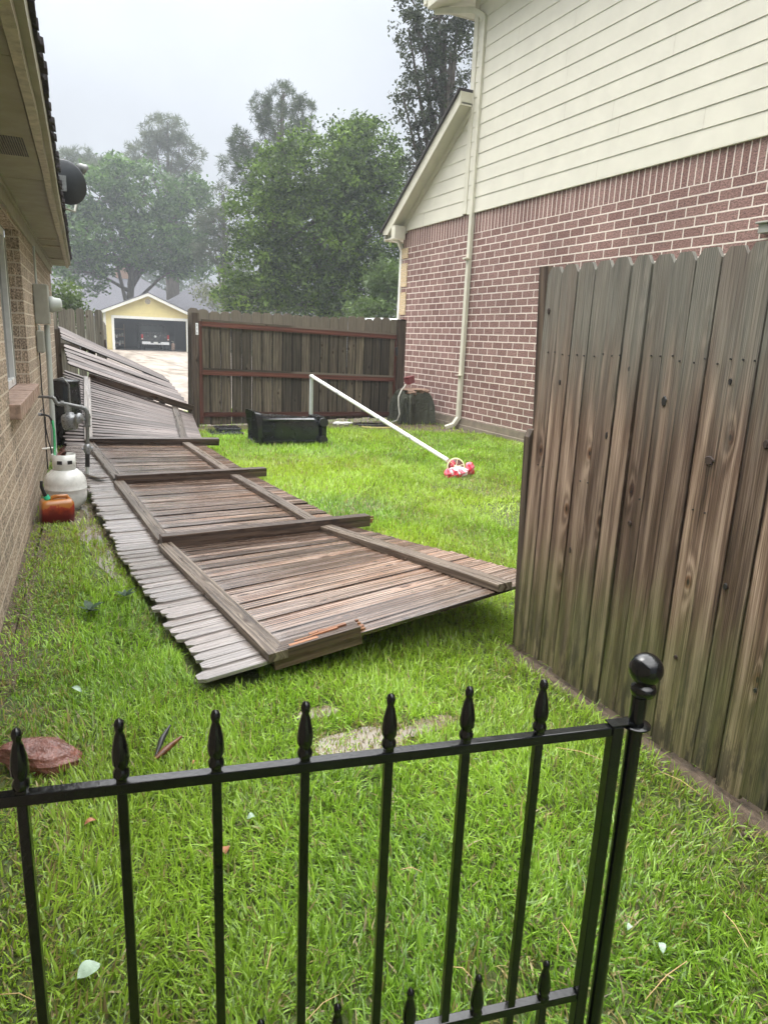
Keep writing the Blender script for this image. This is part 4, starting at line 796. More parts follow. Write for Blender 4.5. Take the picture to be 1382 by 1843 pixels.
mb = MB(); lap(mb, Y0, YC, ZS, 8.0); mb.obj('siding', M['siding'], RH)
r0, r1 = atx(849, 178, RX), atx(731, 388, RX)                # soffit/siding line of the lean-to gable
sl2 = (r0[2] - r1[2]) / (r0[1] - r1[1])
def yr(z): return min(r1[1] + (z - r1[2]) / sl2, 13.42)
mb = MB(); lap(mb, YC + .12, yr, ZS, r0[2]); mb.obj('gable_siding', M['siding'], RH)
mb = MB(); mb.box(RX - .045, RX + .3, YC, YC + .12, ZS, 8.0); mb.box(RX - .04, RX - .0, 13.30, 13.46, ZS - .06, r1[2] + .1); mb.box(RX - .034, RX - .002, Y0, YC - .005, ZS - .022, ZS - .001); mb.box(RX - .034, RX - .002, YC + .125, 13.29, ZS - .022, ZS - .001); mb.obj('corner_board', M['trim'], RH, .003)
# lean-to roof
XO = RX - .28
q0, q1 = atx(836, 150, XO), atx(689, 417, XO); e0, e1 = atx(849, 188, XO), atx(718, 418, XO)
s3 = (q0[2] - q1[2]) / (q0[1] - q1[1])
def RZ(y, d=0): return q0[2] + (y - q0[1]) * s3 + d
ya, yb = YC + .02, q1[1]
mb = MB()                                                  # slab (rake fascia board)
def prism(mb, pts, x0, x1):
    n = len(pts); vs = [(x0, p[0], p[1]) for p in pts] + [(x1, p[0], p[1]) for p in pts]; mb.add(vs, [tuple(range(n)), tuple(range(2 * n - 1, n - 1, -1))] + [(k, k + n, (k + 1) % n + n, (k + 1) % n) for k in range(n)])
FD = .21
prism(mb, [(ya, RZ(ya)), (yb, RZ(yb)), (yb, RZ(yb) - .06), (yb - .22, RZ(yb - .22) - FD - .02), (ya, RZ(ya) - FD)], XO, XO + .03); mb.box(XO + .031, RX - .034, ya - .0, ya + .03, RZ(ya) - FD + .0, RZ(ya) - .002); mb.obj('rake_fascia', M['trim'], RH, .003)
mb = MB(); prism(mb, [(ya, RZ(ya) - FD + .05), (yb - .15, RZ(yb - .15) - FD + .05), (yb - .15, RZ(yb - .15) - FD + .03), (ya, RZ(ya) - FD + .03)], XO + .031, RX - .034); mb.obj('rake_soffit', M['siding'], RH)
mb = MB(); prism(mb, [(ya, RZ(ya, -.17)), (yr(r1[2]), RZ(yr(r1[2]), -.17)), (yr(r1[2]), RZ(yr(r1[2]), -.30)), (ya, RZ(ya, -.30))], RX - .052, RX - .033); mb.obj('gable_trim', M['trim'], RH)
mb = MB(); prism(mb, [(ya, RZ(ya, .045)), (yb + .05, RZ(yb + .05, .045)), (yb + .05, RZ(yb + .05, .003)), (ya, RZ(ya, .003))], XO - .04, RX + 8); mb.obj('lean_to_roof', M['shingle'], RH)
mb = MB(); zb = RZ(yb) - .06; mb.box(XO + .04, RX + 8, 13.48, yb - .03, zb - .11, zb - .09); mb.box(XO + .035, RX + 8, yb - .03, yb - .004, zb - .13, zb + .03); mb.box(XO - .002, RX - .05, 13.30, 13.47, zb - .13, zb + .12); mb.obj('eave_return', M['trim'], RH, .003)
# upper roof eave at the back corner
tp = atz(773, 14, 6.9); ez = 6.90
mb = MB(); mb.box(tp[0], RX + 8, YC + .13, tp[1], ez, ez + .02); mb.box(tp[0], RX - .05, Y0, YC + .128, ez + .001, ez + .021); mb.obj('upper_soffit', M['trim'], RH)
mb = MB(); mb.box(tp[0] - .02, RX + 8, tp[1] + .001, tp[1] + .03, ez - .01, ez + .20); mb.box(tp[0] - .03, tp[0] - .001, Y0, tp[1] + .03, ez - .01, ez + .20); mb.box(tp[0] - .05, RX + 8, tp[1] + .031, tp[1] + .14, ez + .06, ez + .19); mb.obj('upper_fascia', M['trim'], RH, .006)
mb = MB(); mb.add([(tp[0] - .06, Y0, ez + .205), (tp[0] - .06, tp[1] + .16, ez + .205), (RX + 8, tp[1] + .16, ez + .205), (RX + 8, Y0, ez + .205), (RX + 4, 8, ez + 3), (RX + 4, 2, ez + 3)], [(0, 1, 4, 5), (1, 2, 4), (2, 3, 5, 4), (3, 0, 5)]); mb.obj('upper_roof', M['shingle'], RH)
# downspouts
def spout(mb, pts, w_=.045, d_=.032):
    pts = [np.array(p, float) for p in pts]
    for a, b in zip(pts[:-1], pts[1:]):
        t = U3(b - a); mb.board(a - t * .012, b + t * .012, (0, 1, 0) if abs(t[1]) < .8 else (0, 0, 1), w_ * 2, d_ * 2, False, 0, U3(np.cross(t, (0, 1, 0) if abs(t[1]) < .8 else (0, 0, 1))))
mb = MB(); X2 = RX - .075; yd = 10.82; top = ez - .35
spout(mb, [(X2, yd, top), (X2, yd + .01, .20)]); spout(mb, [(X2, yd, .22), (X2 - .07, yd + .03, .10), (X2 - .18, yd + .08, .055)])
spout(mb, [(X2, yd, top), (X2 - .05, yd + .25, ez - .18), (tp[0] + .1, tp[1] - .0, ez - .02)])
mb.box(X2 - .07, X2 + .04, yd - .05, yd + .055, 2.9, 2.93); mb.box(X2 - .07, X2 + .04, yd - .05, yd + .06, .95, .96); mb.obj('downspout', M['trim'], RH, .006)
mb = MB(); p1, p2, p3, p4 = aty(697, 424, yb), aty(700, 432, yb - .1), aty(716, 437, 13.62), aty(721, 452, 13.6)
spout(mb, [p1, p2], .04, .03); spout(mb, [p2, p3], .04, .03); spout(mb, [p3, p4], .04, .03); spout(mb, [p4, (p4[0] - .01, 13.6, .15)], .042, .034); mb.obj('downspout', M['white_trim'], RH, .006)
mb = MB(); q = atx(1378, 402, RX - .03); mb.box(q[0] - .10, q[0], q[1] - .12, q[1] + .05, q[2] - .01, q[2] + .01); mb.box(q[0] - .07, q[0], q[1] - .09, q[1] + .03, q[2] - .10, q[2] - .01); mb.obj('vent_hood', M['grey_metal'], RH, .005)
mb = MB(); [mb.box(RX - .05, RX - .033, y_, y_ + .03, 6.02, 6.04) for y_ in ()]; fin(RH)
# ------------------------------------------------------------------ wrought iron fence in front
IA, IB = atz(1107, 1312, .9), atz(0, 1440, .9); idr = U3(IB - IA); ifn = np.array([-idr[1], idr[0], 0])
IF = thing('iron_fence', 'glossy black iron picket fence in front with round ball on its right post', 'fence', (IA[0], IA[1], 0))
def ip(s, z, off=0.0): return IA + idr * s + np.array([0, 0, z - .9]) + ifn * off
def sqbar(mb, a, b, w_, W=None): a = np.array(a); b = np.array(b); t = U3(b - a); W = idr if abs(t[2]) > .5 else np.array([0, 0, 1.]); N = U3(np.cross(t, W)); mb.board(a - N * w_ / 2, b - N * w_ / 2, W, w_, w_, False, 0, N, 0, 0, False, 0, 1)
LEN = 1.17
mb = MB(); sqbar(mb, ip(.011, .9), ip(LEN, .9), .0165); mb.obj('top_rail', M['iron'], IF, .0015)
mb = MB(); sqbar(mb, ip(.011, .365), ip(LEN, .365), .0165); mb.obj('lower_rail', M['iron'], IF, .0015)
mb = MB(); sqbar(mb, ip(0.011, .12), ip(LEN, .12), .0165); mb.obj('lower_rail', M['iron'], IF, .0015)
mb = MB(); sqbar(mb, ip(0, .0), ip(0, .909), .020); mb.obj('frame_bar', M['iron'], IF, .002)
fprof = [(.0072, -.004), (.0105, 0), (.0112, .006), (.0092, .011), (.0080, .014), (.0112, .020), (.0116, .030), (.0100, .045), (.0070, .060), (.0048, .067), (.0062, .071), (.0068, .077), (.0050, .083), (0, .086)]
ss = [.1385, .2615, .384, .509, .633, .757, .880, 1.004, 1.128]
bar0 = None
def picket(s, zt, h0=.0):
    mb = MB(); sqbar(mb, ip(s, h0), ip(s, zt - .082), .0135); p = mb.obj('picket', M['iron'], IF, .0015)
    mb = MB(); mb.lathe(fprof, ip(s, zt - .084), (0, 0, 1), 14); mb.obj('finial', M['iron'], p)
for s in ss: picket(s, 1.0)
for s in [.075, .203, .325, .449, .572, .695, .819, .942, 1.066]: picket(s, .452)
mb = MB(); mb.tube([ip(-.037, 0), ip(-.037, .955)], .0125, 18); mb.obj('post', M['iron'], IF)
c = ip(-.042, 1.003); mb = MB(); mb.lathe([(0, -.045), (.018, -.045), (.021, -.036), (.019, -.028), (.013, -.026)] + [(.0270 * math.sin(a), -.027 * math.cos(a)) for a in np.linspace(.5, math.pi, 16)], c, (0, 0, 1), 28); mb.obj('ball', M['iron'], IF)
mb = MB(); cc = ip(-.037, .904); mb.lathe([(.013, -.0015), (.024, -.0015), (.024, .0015), (.013, .0015)], cc, (0, 0, 1), 24); mb.box(-.02, .02, -.011, .011, -.0012, .0012, Matrix.Translation(ip(-.006, .9115)) @ Matrix.Rotation(math.atan2(idr[1], idr[0]), 4, 'Z')); mb.obj('ring_bracket', M['iron'], IF)
fin(IF)
# ------------------------------------------------------------------ rock, leaves, weeds, litter
def rock(name, c, r, lab, mat, seed=1, sq=.6, cat='rock'):
    import bmesh
    bm = bmesh.new(); bmesh.ops.create_icosphere(bm, subdivisions=4, radius=1); rr = np.random.default_rng(seed); ph = rr.uniform(0, 6.28, 12); ds = rr.normal(size=(14, 3)); ds /= np.linalg.norm(ds, axis=1)[:, None]; hs = rr.uniform(.62, .95, 14)
    for v in bm.verts:
        d = np.array(v.co); q = min([1.0] + [hs[i] / max(d @ ds[i], 1e-3) for i in range(14) if d @ ds[i] > .2]); q *= 1 + .03 * math.sin(9 * d[0] + ph[0]) + .025 * math.sin(13 * d[1] + ph[1]) + .02 * math.sin(17 * d[2] + ph[2])
        v.co = Vector((d[0] * r[0] * q, d[1] * r[1] * q, d[2] * r[2] * q))
    me = bpy.data.meshes.new(name); bm.to_mesh(me); bm.free(); me.materials.append(mat); o = bpy.data.objects.new(name, me); S.collection.objects.link(o); o.location = c; return tag(o, lab, cat)
o = rock('rock', (-.13, 2.44, .035), (.145, .085, .065), 'wet red brown rock half hidden behind the leftmost iron picket', M['rock'], 5); o.rotation_euler = (0, .15, -.25)
rk = [((.05, 8.35), .06), ((.10, 8.9), .09), ((.02, 8.7), .07), ((.12, 9.3), .08)]
for i, (p, r) in enumerate(rk):
    o = rock('dark_stone', (p[0], p[1], r * .5), (r, r, r * .7), ('nearest', 'largest', 'second nearest', 'farthest')[i] + ' dark wet stone in the gap between the left house and fallen fence', M['rock'], 20 + i, cat='stone'); o['group'] = 'stones in the dark gap'
def leaf(px, py, l, mat, lab, ang, z=.045, wdt=.55, name='fallen_leaf'):
    p = atz(px, py, z); mb = MB(); vs = []; n = 7
    for k in range(n + 1):
        t = k / n; h = l * wdt * .5 * math.sin(math.pi * min(1, t * 1.02)) ** .7; cu = .012 * math.sin(t * 3)
        for sg in (-1, 0, 1): vs.append((t * l - l / 2, sg * h, cu + abs(sg) * l * .10))
    fs = [(3 * k + j, 3 * k + 3 + j, 3 * k + 4 + j, 3 * k + 1 + j) for k in range(n) for j in range(2)]
    mb.add(vs, fs, None, 0, True); o = mb.obj(name, mat); o.location = p; o.rotation_euler = (random.uniform(-.2, .2), random.uniform(-.2, .2), ang); tag(o, lab, 'leaf'); return o
leaf(161, 1752, .055, M['leafpale'], 'large pale green fallen leaf on the grass near the lower left pickets', .4, .05, .9)
leaf(452, 1473, .026, M['leafpale'], 'small white leaf between the third and fourth iron pickets', .2, .05, .8)
leaf(408, 1532, .03, M['leafbrown'], 'small light brown leaf touching the third iron picket', 1.2, .05, .8)
leaf(139, 1243, .055, M['leafpale'], 'pale curled leaf on the grass above the leftmost pickets', 2.3, .06, .4)
leaf(163, 1482, .035, M['leafbrown'], 'reddish brown leaf just under the top rail at the left', .2, .05, .5)
leaf(1132, 1672, .02, M['leafpale'], 'tiny white leaf right of the ball topped post', .2, .05, .7)
leaf(1190, 1708, .03, M['leafpale'], 'small pale leaf farthest right on the grass', 1.0, .05, .6)
leaf(350, 1375, .02, M['leafbrown'], 'brown leaf fragment behind the third iron picket', .7, .04, .5)
def chip(pts, r, mat, lab, name, cat, group=None):
    mb = MB(); mb.tube(pts, r, 6); o = mb.obj(name, mat); shift(o, pts[0]); return tag(o, lab, cat, group)
chip([atz(280, 1362, .04), atz(292, 1330, .06), atz(307, 1305, .08)], [.004, .012, .004], M['black_rubber'], 'dark bark splinter standing in the grass beside the orange splinter', 'bark_splinter', 'splinter')
chip([atz(278, 1366, .035), atz(298, 1350, .05), atz(327, 1326, .06)], [.006, .013, .005], M['split'], 'orange broken wood splinter lying in the grass beyond the pickets', 'wood_splinter', 'splinter')
nds = ['tan pine needle low on the lawn right of the ball topped post', 'reddish pine needle near the right edge of the lawn', 'pine needle between the two rightmost iron pickets', 'long pale pine needle at the bottom between the fourth and fifth pickets', 'tan straw at the bottom left corner of the lawn', 'short pine needle just left of the fourth iron picket at the bottom', 'pine needle behind the seventh picket just under the top rail', 'pine needle behind the bottom of the sixth picket', 'pine needle on the grass beside the standing fence base', 'tiny pine needle right of the fifth iron picket']; ni = 0
for a, b, c in (((1090, 1310), (1110, 1295), (1125, 1290)),): pass
for (x0, y0, x1, y1) in ((1235, 1730, 1160, 1800), (1300, 1640, 1345, 1705), (1010, 1660, 1038, 1715), (550, 1838, 610, 1790), (0, 1790, 65, 1803), (480, 1745, 490, 1700), (1000, 1345, 1090, 1370), (812, 1740, 850, 1760), (1190, 1390, 1260, 1430), (720, 1565, 760, 1570)):
    a, b = atz(x0, y0, .06), atz(x1, y1, .055); chip([a, (a + b) / 2 + [.003, .004, .008], b], [.0010, .0014, .0008], M['needle'], nds[ni], 'pine_needle', 'pine needle', 'pine needles scattered on the lawn'); ni += 1
def weed(px, py, sc_, lab, seed):
    r_ = random.Random(seed); c = atz(px, py, .0); W_ = thing('weed_plant', lab, 'plant', tuple(c)); n = 9
    for k in range(n):
        mb = MB(); a = 6.28 * k / n + r_.uniform(-.3, .3); l = sc_ * r_.uniform(.7, 1.1); vs = []; up = r_.uniform(.35, 1.0)
        for j in range(6):
            t = j / 5; h = l * .17 * math.sin(math.pi * min(1, t + .04)); x = l * t * .8; z = .04 + l * up * t * (1 - .45 * t)
            for sg in (-1, 1): vs.append((x * math.cos(a) - sg * h * math.sin(a), x * math.sin(a) + sg * h * math.cos(a), z))
        mb.add(vs, [(2 * j, 2 * j + 2, 2 * j + 3, 2 * j + 1) for j in range(5)], None, 0, True); mb.obj('leaf', M['weed'], W_)
weed(163, 1112, .10, 'dark leafy weed in the lawn left of the fallen fence, nearest the camera', 1); weed(226, 1085, .075, 'smaller dark weed in the lawn close to the fallen fence edge', 2)
# ------------------------------------------------------------------ yellow garage with the pickup
GYD = 57.0; g0, g1 = aty(190, 625, GYD)[0], aty(345, 625, GYD)[0]; d0, d1 = aty(208, 625, GYD)[0], aty(336.5, 625, GYD)[0]; dzt = 2.30; wz = 2.75
ap = aty(272, 528, GYD); apx, apz = (g0 + g1) / 2, ap[2] - .12
YG = thing('yellow_garage', 'yellow double garage with open door and white trim at the end of the driveway', 'garage', (apx, GYD, 0))
mb = MB(); dp = 7.0
for z0, z1, x0, x1 in ((.0, dzt, g0, d0), (.0, dzt, d1, g1)): mb.box(x0, x1, GYD, GYD + .15, z0, z1)
mb.box(g0, g1, GYD, GYD + .15, dzt + .001, wz - .001)
mb.box(g0, g0 + .15, GYD + .151, GYD + dp, 0, wz); mb.box(g1 - .15, g1, GYD + .151, GYD + dp, 0, wz)
for k in range(22): z = .1 + k * .12; mb.box(g0 - .012, d0 - .22, GYD - .02, GYD - .001, z, z + .105); 
n = 10
for k in range(n):
    z = wz + (apz - wz) * k / n; hw = (g1 - g0) / 2 * (1 - k / n); hw2 = (g1 - g0) / 2 * (1 - (k + 1) / n)
    prism_v = [(apx - hw, GYD - .02, z), (apx + hw, GYD - .02, z), (apx + hw2, GYD, z + (apz - wz) / n), (apx - hw2, GYD, z + (apz - wz) / n), (apx - hw, GYD + .1, z), (apx + hw, GYD + .1, z)]
    mb.add(prism_v, [(0, 1, 2, 3), (0, 4, 5, 1)])
mb.obj('wall', M['yellow'], YG)
mb = MB(); mb.box(g0 + .15, g1 - .15, GYD + dp - .15, GYD + dp - .01, 0, wz); mb.box(g0 + .16, g0 + .18, GYD + .16, GYD + dp - .16, .0, wz); mb.box(g1 - .18, g1 - .16, GYD + .16, GYD + dp - .16, 0, wz); mb.box(g0 + .15, g1 - .15, GYD + .16, GYD + dp - .16, wz - .02, wz + .02); mb.box(g0 + .2, g1 - .2, GYD + .3, GYD + dp - .2, .01, .03); mb.obj('interior', M['dark_int'], YG)
mb = MB(); mb.box(d0 - .18, d0, GYD - .05, GYD - .002, 0, dzt + .2); mb.box(d1, d1 + .18, GYD - .05, GYD - .002, 0, dzt + .2); mb.box(d0, d1, GYD - .05, GYD - .002, dzt, dzt + .2); mb.box(g0 - .03, g0 + .14, GYD - .06, GYD - .021, 0, wz); mb.obj('door_trim', M['white_trim'], YG)
mb = MB(); rs = (apz - wz) / ((g1 - g0) / 2); ov = .62
for sg in (-1, 1):
    xe = apx + sg * ((g1 - g0) / 2 + ov); ze = wz - ov * rs
    vs = [(apx, apz + .12), (xe, ze + .12), (xe, ze - .10), (apx, apz - .10)]
    mb.add([(x, GYD - .42, z) for x, z in vs] + [(x, GYD - .38, z) for x, z in vs], [(0, 1, 2, 3), (7, 6, 5, 4), (0, 4, 5, 1), (1, 5, 6, 2), (2, 6, 7, 3)])
mb.obj('rake_board', M['white_trim'], YG)
mb = MB()
for sg in (-1, 1):
    xe = apx + sg * ((g1 - g0) / 2 + ov + .05); ze = wz - (ov + .05) * rs
    mb.add([(apx, GYD - .45, apz + .17), (xe, GYD - .45, ze + .17), (xe, GYD + dp + .3, ze + .17), (apx, GYD + dp + .3, apz + .17), (apx, GYD - .45, apz + .125), (xe, GYD - .45, ze + .125), (xe, GYD + dp + .3, ze + .125), (apx, GYD + dp + .3, apz + .125)], [(0, 1, 2, 3), (4, 7, 6, 5), (0, 4, 5, 1), (1, 5, 6, 2)])
mb.obj('roof', M['gshingle'], YG)
mb = MB(); vc = aty(272, 543, GYD); mb.tube([(apx, GYD - .06, vc[2] - .0), (apx, GYD - .02, vc[2])], .34, 24); o = mb.obj('vent_ring', M['yellow'], YG); mb = MB(); mb.tube([(apx, GYD - .08, vc[2]), (apx, GYD - .061, vc[2])], .20, 20); mb.obj('louvre', M['fascia'], o); fin(YG)
PK = thing('pickup_truck', 'dark pickup truck seen from behind parked inside the yellow garage', 'truck', (7.3, 59.3, 0)); tx0, tx1 = aty(251, 600, 59)[0], aty(301.5, 600, 59)[0]; tm = (tx0 + tx1) / 2; ty_ = 58.0
mb = MB(); mb.box(tx0 + .02, tx1 - .02, ty_, ty_ + 1.8, .62, 1.38); mb.box(tx0 + .1, tx1 - .1, ty_ + 1.81, ty_ + 3.6, .62, 1.95); mb.box(tx0 + .05, tx1 - .05, ty_ - .02, ty_ - .001, 1.22, 1.34); mb.obj('body', M['truck'], PK, .08)
mb = MB(); mb.box(tx0 + .22, tx1 - .22, ty_ - .04, ty_ - .021, .68, 1.32); tg = mb.obj('tailgate', M['truck'], PK, .02)
mb = MB(); mb.lathe([(0, 0), (.09, 0), (.09, .02), (0, .02)], (tm, ty_ - .045, 1.06), (0, -1, 0), 14); mb.obj('emblem', M['chrome'], tg)
mb = MB(); mb.box(tx0 + .05, tm - .38, ty_ - .25, ty_ - .05, .46, .66); mb.box(tm + .38, tx1 - .05, ty_ - .25, ty_ - .05, .46, .66); mb.box(tm - .379, tm + .379, ty_ - .22, ty_ - .05, .46, .56); bp_ = mb.obj('bumper', M['chrome'], PK, .02)
mb = MB(); mb.box(tm - .16, tm + .16, ty_ - .24, ty_ - .221, .53, .66); mb.obj('plate', M['white_trim'], bp_)
for x in (tx0 + .02, tx1 - .17):
    mb = MB(); mb.box(x, x + .15, ty_ - .03, ty_ - .001, .80, 1.20); lm = mb.obj('tail_light', M['red_lens'], PK, .01); mb = MB(); mb.box(x + .02, x + .13, ty_ - .036, ty_ - .031, .82, .90); mb.obj('reverse_lens', M['white_trim'], lm)
for x in (tx0 + .15, tx1 - .4):
    for yy in (ty_ + .8, ty_ + 3.2): mb = MB(); mb.tube([(x, yy, .38), (x + .25, yy, .38)], .36, 20); mb.obj('wheel', M['black_rubber'], PK)
mb = MB(); mb.box(tx0 + .25, tx1 - .25, ty_ + 1.785, ty_ + 1.808, 1.42, 1.85); mb.obj('rear_window', M['glass'], PK); fin(PK)
# garage clutter
GL = thing('gas_bottle', 'small pinkish cylinder standing by the right side of the garage opening', 'cylinder', (aty(312, 625, 58)[0], 58, .03)); mb = MB(); mb.lathe([(0, 0), (.13, 0), (.14, .1), (.14, .5), (.08, .58), (0, .6)], GL.location, (0, 0, 1), 14); mb.obj('body', M['cloth'], GL); mb = MB(); mb.tube([Vector(GL.location) + Vector((-.12, 0, .72)), Vector(GL.location) + Vector((.04, 0, .70)), Vector(GL.location) + Vector((0, 0, .6))], .03, 8); mb.obj('handle', M['grey_metal'], GL); fin(GL)
SH = thing('storage_rack', 'cluttered rack against the left side inside the yellow garage', 'shelf', (aty(215, 620, 58)[0], 59, 0)); x_ = SH.location[0]
mb = MB(); [mb.box(x_ - .3, x_ + .45, 58.8, 59.2, z, z + .04) for z in (.4, .95, 1.5)]; [mb.box(a, a + .04, 58.79, 58.83, 0.03, 1.9) for a in (x_ - .34, x_ + .46)]; mb.obj('rack', M['cloth'], SH)
mb = MB(); [mb.box(x_ - .25 + i * .18, x_ - .13 + i * .18, 58.85, 59.1, z + .041, z + random.uniform(.15, .3)) for i in range(4) for z in (.4, .95)]; mb.obj('clutter', M['grey_metal'], SH)
for z, xx in ((.95, 0), (.4, .2)): mb = MB(); mb.tube([(x_ - .1 + xx, 58.7, z - .1), (x_ - .1 + xx, 58.7, z + .1)], .06, 10); mb.obj('jar', M['white_trim'], SH)
fin(SH)
# ------------------------------------------------------------------ far houses
def hip(name, x0, x1, y0, y1, zw, zr, lab, ridge=.35, chim=None):
    T = thing(name, lab, 'house', ((x0 + x1) / 2, y0, 0)); mb = MB(); mb.box(x0 + .5, x1 - .5, y0 + .5, y1 - .5, 0, zw); mb.obj('wall', M['fascia'], T)
    rx0, rx1 = x0 + (x1 - x0) * ridge, x1 - (x1 - x0) * ridge; ym = (y0 + y1) / 2
    mb = MB(); mb.add([(x0, y0, zw), (x1, y0, zw), (x1, y1, zw), (x0, y1, zw), (rx0, ym, zr), (rx1, ym, zr)], [(0, 1, 5, 4), (1, 2, 5), (2, 3, 4, 5), (3, 0, 4), (0, 3, 2, 1)]); rf = mb.obj('roof', M['gshingle'], T)
    if chim:
        cx_, cz, m_ = chim; mb = MB(); mb.box(cx_ - .6, cx_ + .6, ym - .5, ym + .3, zr - 2, cz); mb.obj('chimney', m_, rf)
    fin(T); return T
hip('grey_roofed_house', -7, 16.5, 74, 92, 2.6, 7.0, 'long low house with plain grey roof behind the left of the yellow garage', .3, (7.6, 7.9, M['cloth']))
hip('grey_roofed_house', 8.2, 24.5, 70, 84, 2.7, 6.6, 'house with a grey hipped roof rising behind the right slope of the yellow garage', .40, (11.9, 8.0, M['bark']))
hip('grey_roofed_house', 17.5, 30, 44, 56, 2.3, 4.9, 'house with a low grey roof seen just over the right end of the gate', .3)
VN = thing('white_van', 'white vehicle behind the gate with only its roof showing', 'car', (9.3, 21, 0)); a0, a1 = aty(644, 572, 20)[0], aty(722, 568, 20)[0]
mb = MB(); vx = [(a0 - 1.2, .3), (a0 - 1.2, 1.0), (a0 - .1, 1.25), (a0 + .3, 2.02), (a0 + .75, 2.17), (a0 + 3.6, 2.16), (a0 + 3.9, .9), (a0 + 3.9, .3)]
vs = [(x, 20 + (.12 if z > 1.3 else 0), z) for x, z in vx] + [(x, 21.8 - (.12 if z > 1.3 else 0), z) for x, z in vx]; n = len(vx); mb.add(vs, [tuple(range(n)), tuple(range(2 * n - 1, n - 1, -1))] + [(k, k + n, (k + 1) % n + n, (k + 1) % n) for k in range(n)]); mb.obj('body', M['white_car'], VN, .05)
mb = MB(); mb.add([(a0 + .62, 20.08, 1.35), (a0 + 3.3, 20.08, 1.35), (a0 + 3.2, 20.105, 2.07), (a0 + .95, 20.105, 2.09)], [(0, 1, 2, 3)]); mb.obj('side_window', M['glass'], VN)
for x in (a0 - .4, a0 + 3.0):
    for yy in (20.0, 21.6): mb = MB(); mb.tube([(x, yy - .02, .34), (x, yy + .2, .34)], .33, 20); mb.obj('wheel', M['black_rubber'], VN)
fin(VN)
# ------------------------------------------------------------------ trees
def leaves(C, col, size, aspect, name, parent, normal_up=.3, tang=None):
    n = len(C); d = rng.normal(size=(n, 3)); d[:, 2] += normal_up; d /= np.linalg.norm(d, axis=1)[:, None]
    t = rng.normal(size=(n, 3)) if tang is None else tang + rng.normal(size=(n, 3)) * .12; t -= d * (t * d).sum(1)[:, None]; t /= np.linalg.norm(t, axis=1)[:, None]; b = np.cross(d, t)
    sz = size * rng.uniform(.6, 1.4, n)[:, None]; a = t * sz * aspect; b = b * sz
    V = np.stack([C - a, C - b * .5 + a * .1, C + a, C + b * .5 + a * .1], 1).reshape(-1, 3)
    me = bpy.data.meshes.new(name); me.vertices.add(4 * n); me.vertices.foreach_set('co', V.astype('f').ravel()); me.loops.add(4 * n); me.loops.foreach_set('vertex_index', np.arange(4 * n, dtype='i'))
    me.polygons.add(n); me.polygons.foreach_set('loop_start', np.arange(0, 4 * n, 4, dtype='i')); me.polygons.foreach_set('loop_total', np.full(n, 4, 'i'))
    at = me.attributes.new('col', 'FLOAT_COLOR', 'POINT'); cc = np.ones((n, 4), 'f'); cc[:, :3] = col; at.data.foreach_set('color', np.repeat(cc, 4, 0).ravel()); me.materials.append(M['leaf']); me.update(); me.validate()
    o = bpy.data.objects.new(name, me); S.collection.objects.link(o); o.parent = parent; return o
def tree(name, lab, base, trunk_top, r0, blobs, ncl, per, lsize, sig, colA, colB, aspect=1.0, droop=0.0, limbs=7, cat='tree', group=None, shell=.55, tuft=False):
    base = np.array(base, float); T = thing(name, lab, cat, tuple(base), group); top = np.array(trunk_top, float)
    mb = MB(); mid = base * .5 + top * .5 + [random.uniform(-.2, .2), random.uniform(-.2, .2), 0]; mb.tube([base, base * .75 + mid * .25, mid, top], [r0 * 1.2, r0, r0 * .7, r0 * .3], 10)
    V = np.array([np.prod(b[1]) for b in blobs]) ** .67; V /= V.sum(); ids = rng.choice(len(blobs), ncl, p=V); cs = []
    for i in ids:
        c, r = np.array(blobs[i][0], float), np.array(blobs[i][1], float); d = rng.normal(size=3); d /= np.linalg.norm(d); q = rng.uniform(shell, 1.0) ** .6 * rng.uniform(.85, 1.08); cs.append(c + d * r * q)
    cs = np.array(cs)
    for k in range(limbs):
        c = np.array(blobs[k % len(blobs)][0], float) if k < len(blobs) else cs[rng.integers(len(cs))]; s = base + (top - base) * random.uniform(.3, .85); m_ = (s + c) / 2 + [0, 0, random.uniform(0, .08) * np.linalg.norm(c - s)]
        mb.tube([s, m_, c], [r0 * .42, r0 * .28, r0 * .09], 7)
    for c in cs[rng.choice(len(cs), min(len(cs), 40 + ncl // 12), False)]:
        b = blobs[int(np.argmin([np.linalg.norm(c - np.array(q[0])) for q in blobs]))][0]; b = np.array(b) * .8 + np.array([top[0], top[1], b[2]]) * .2; mb.tube([b, (b + c) / 2 + [0, 0, .1], c], [r0 * .13, r0 * .08, r0 * .03], 5)
    mb.obj('trunk', M['bark'], T)
    dirs = rng.normal(size=(ncl * per, 3)); dirs[:, 2] += .35; dirs /= np.linalg.norm(dirs, axis=1)[:, None]
    C = np.repeat(cs, per, 0) + (dirs * (sig * rng.uniform(.5, 1.0, (ncl * per, 1))) if tuft else rng.normal(size=(ncl * per, 3)) * np.array([sig, sig, sig * .7])); C[:, 2] -= droop * rng.uniform(0, 1, len(C))
    f = np.repeat(rng.uniform(0, 1, ncl) ** 1.7, per)[:, None] * .7 + rng.uniform(0, .3, (len(C), 1)); col = np.array(colA) * (1 - f) + np.array(colB) * f
    leaves(C, col, lsize, aspect, 'crown', T, .3, dirs if tuft else None); fin(T); return T
def B(px, py, Y, rx, rz, ry=None): return (aty(px, py, Y), (rx, ry or rx, rz))
Y = 30
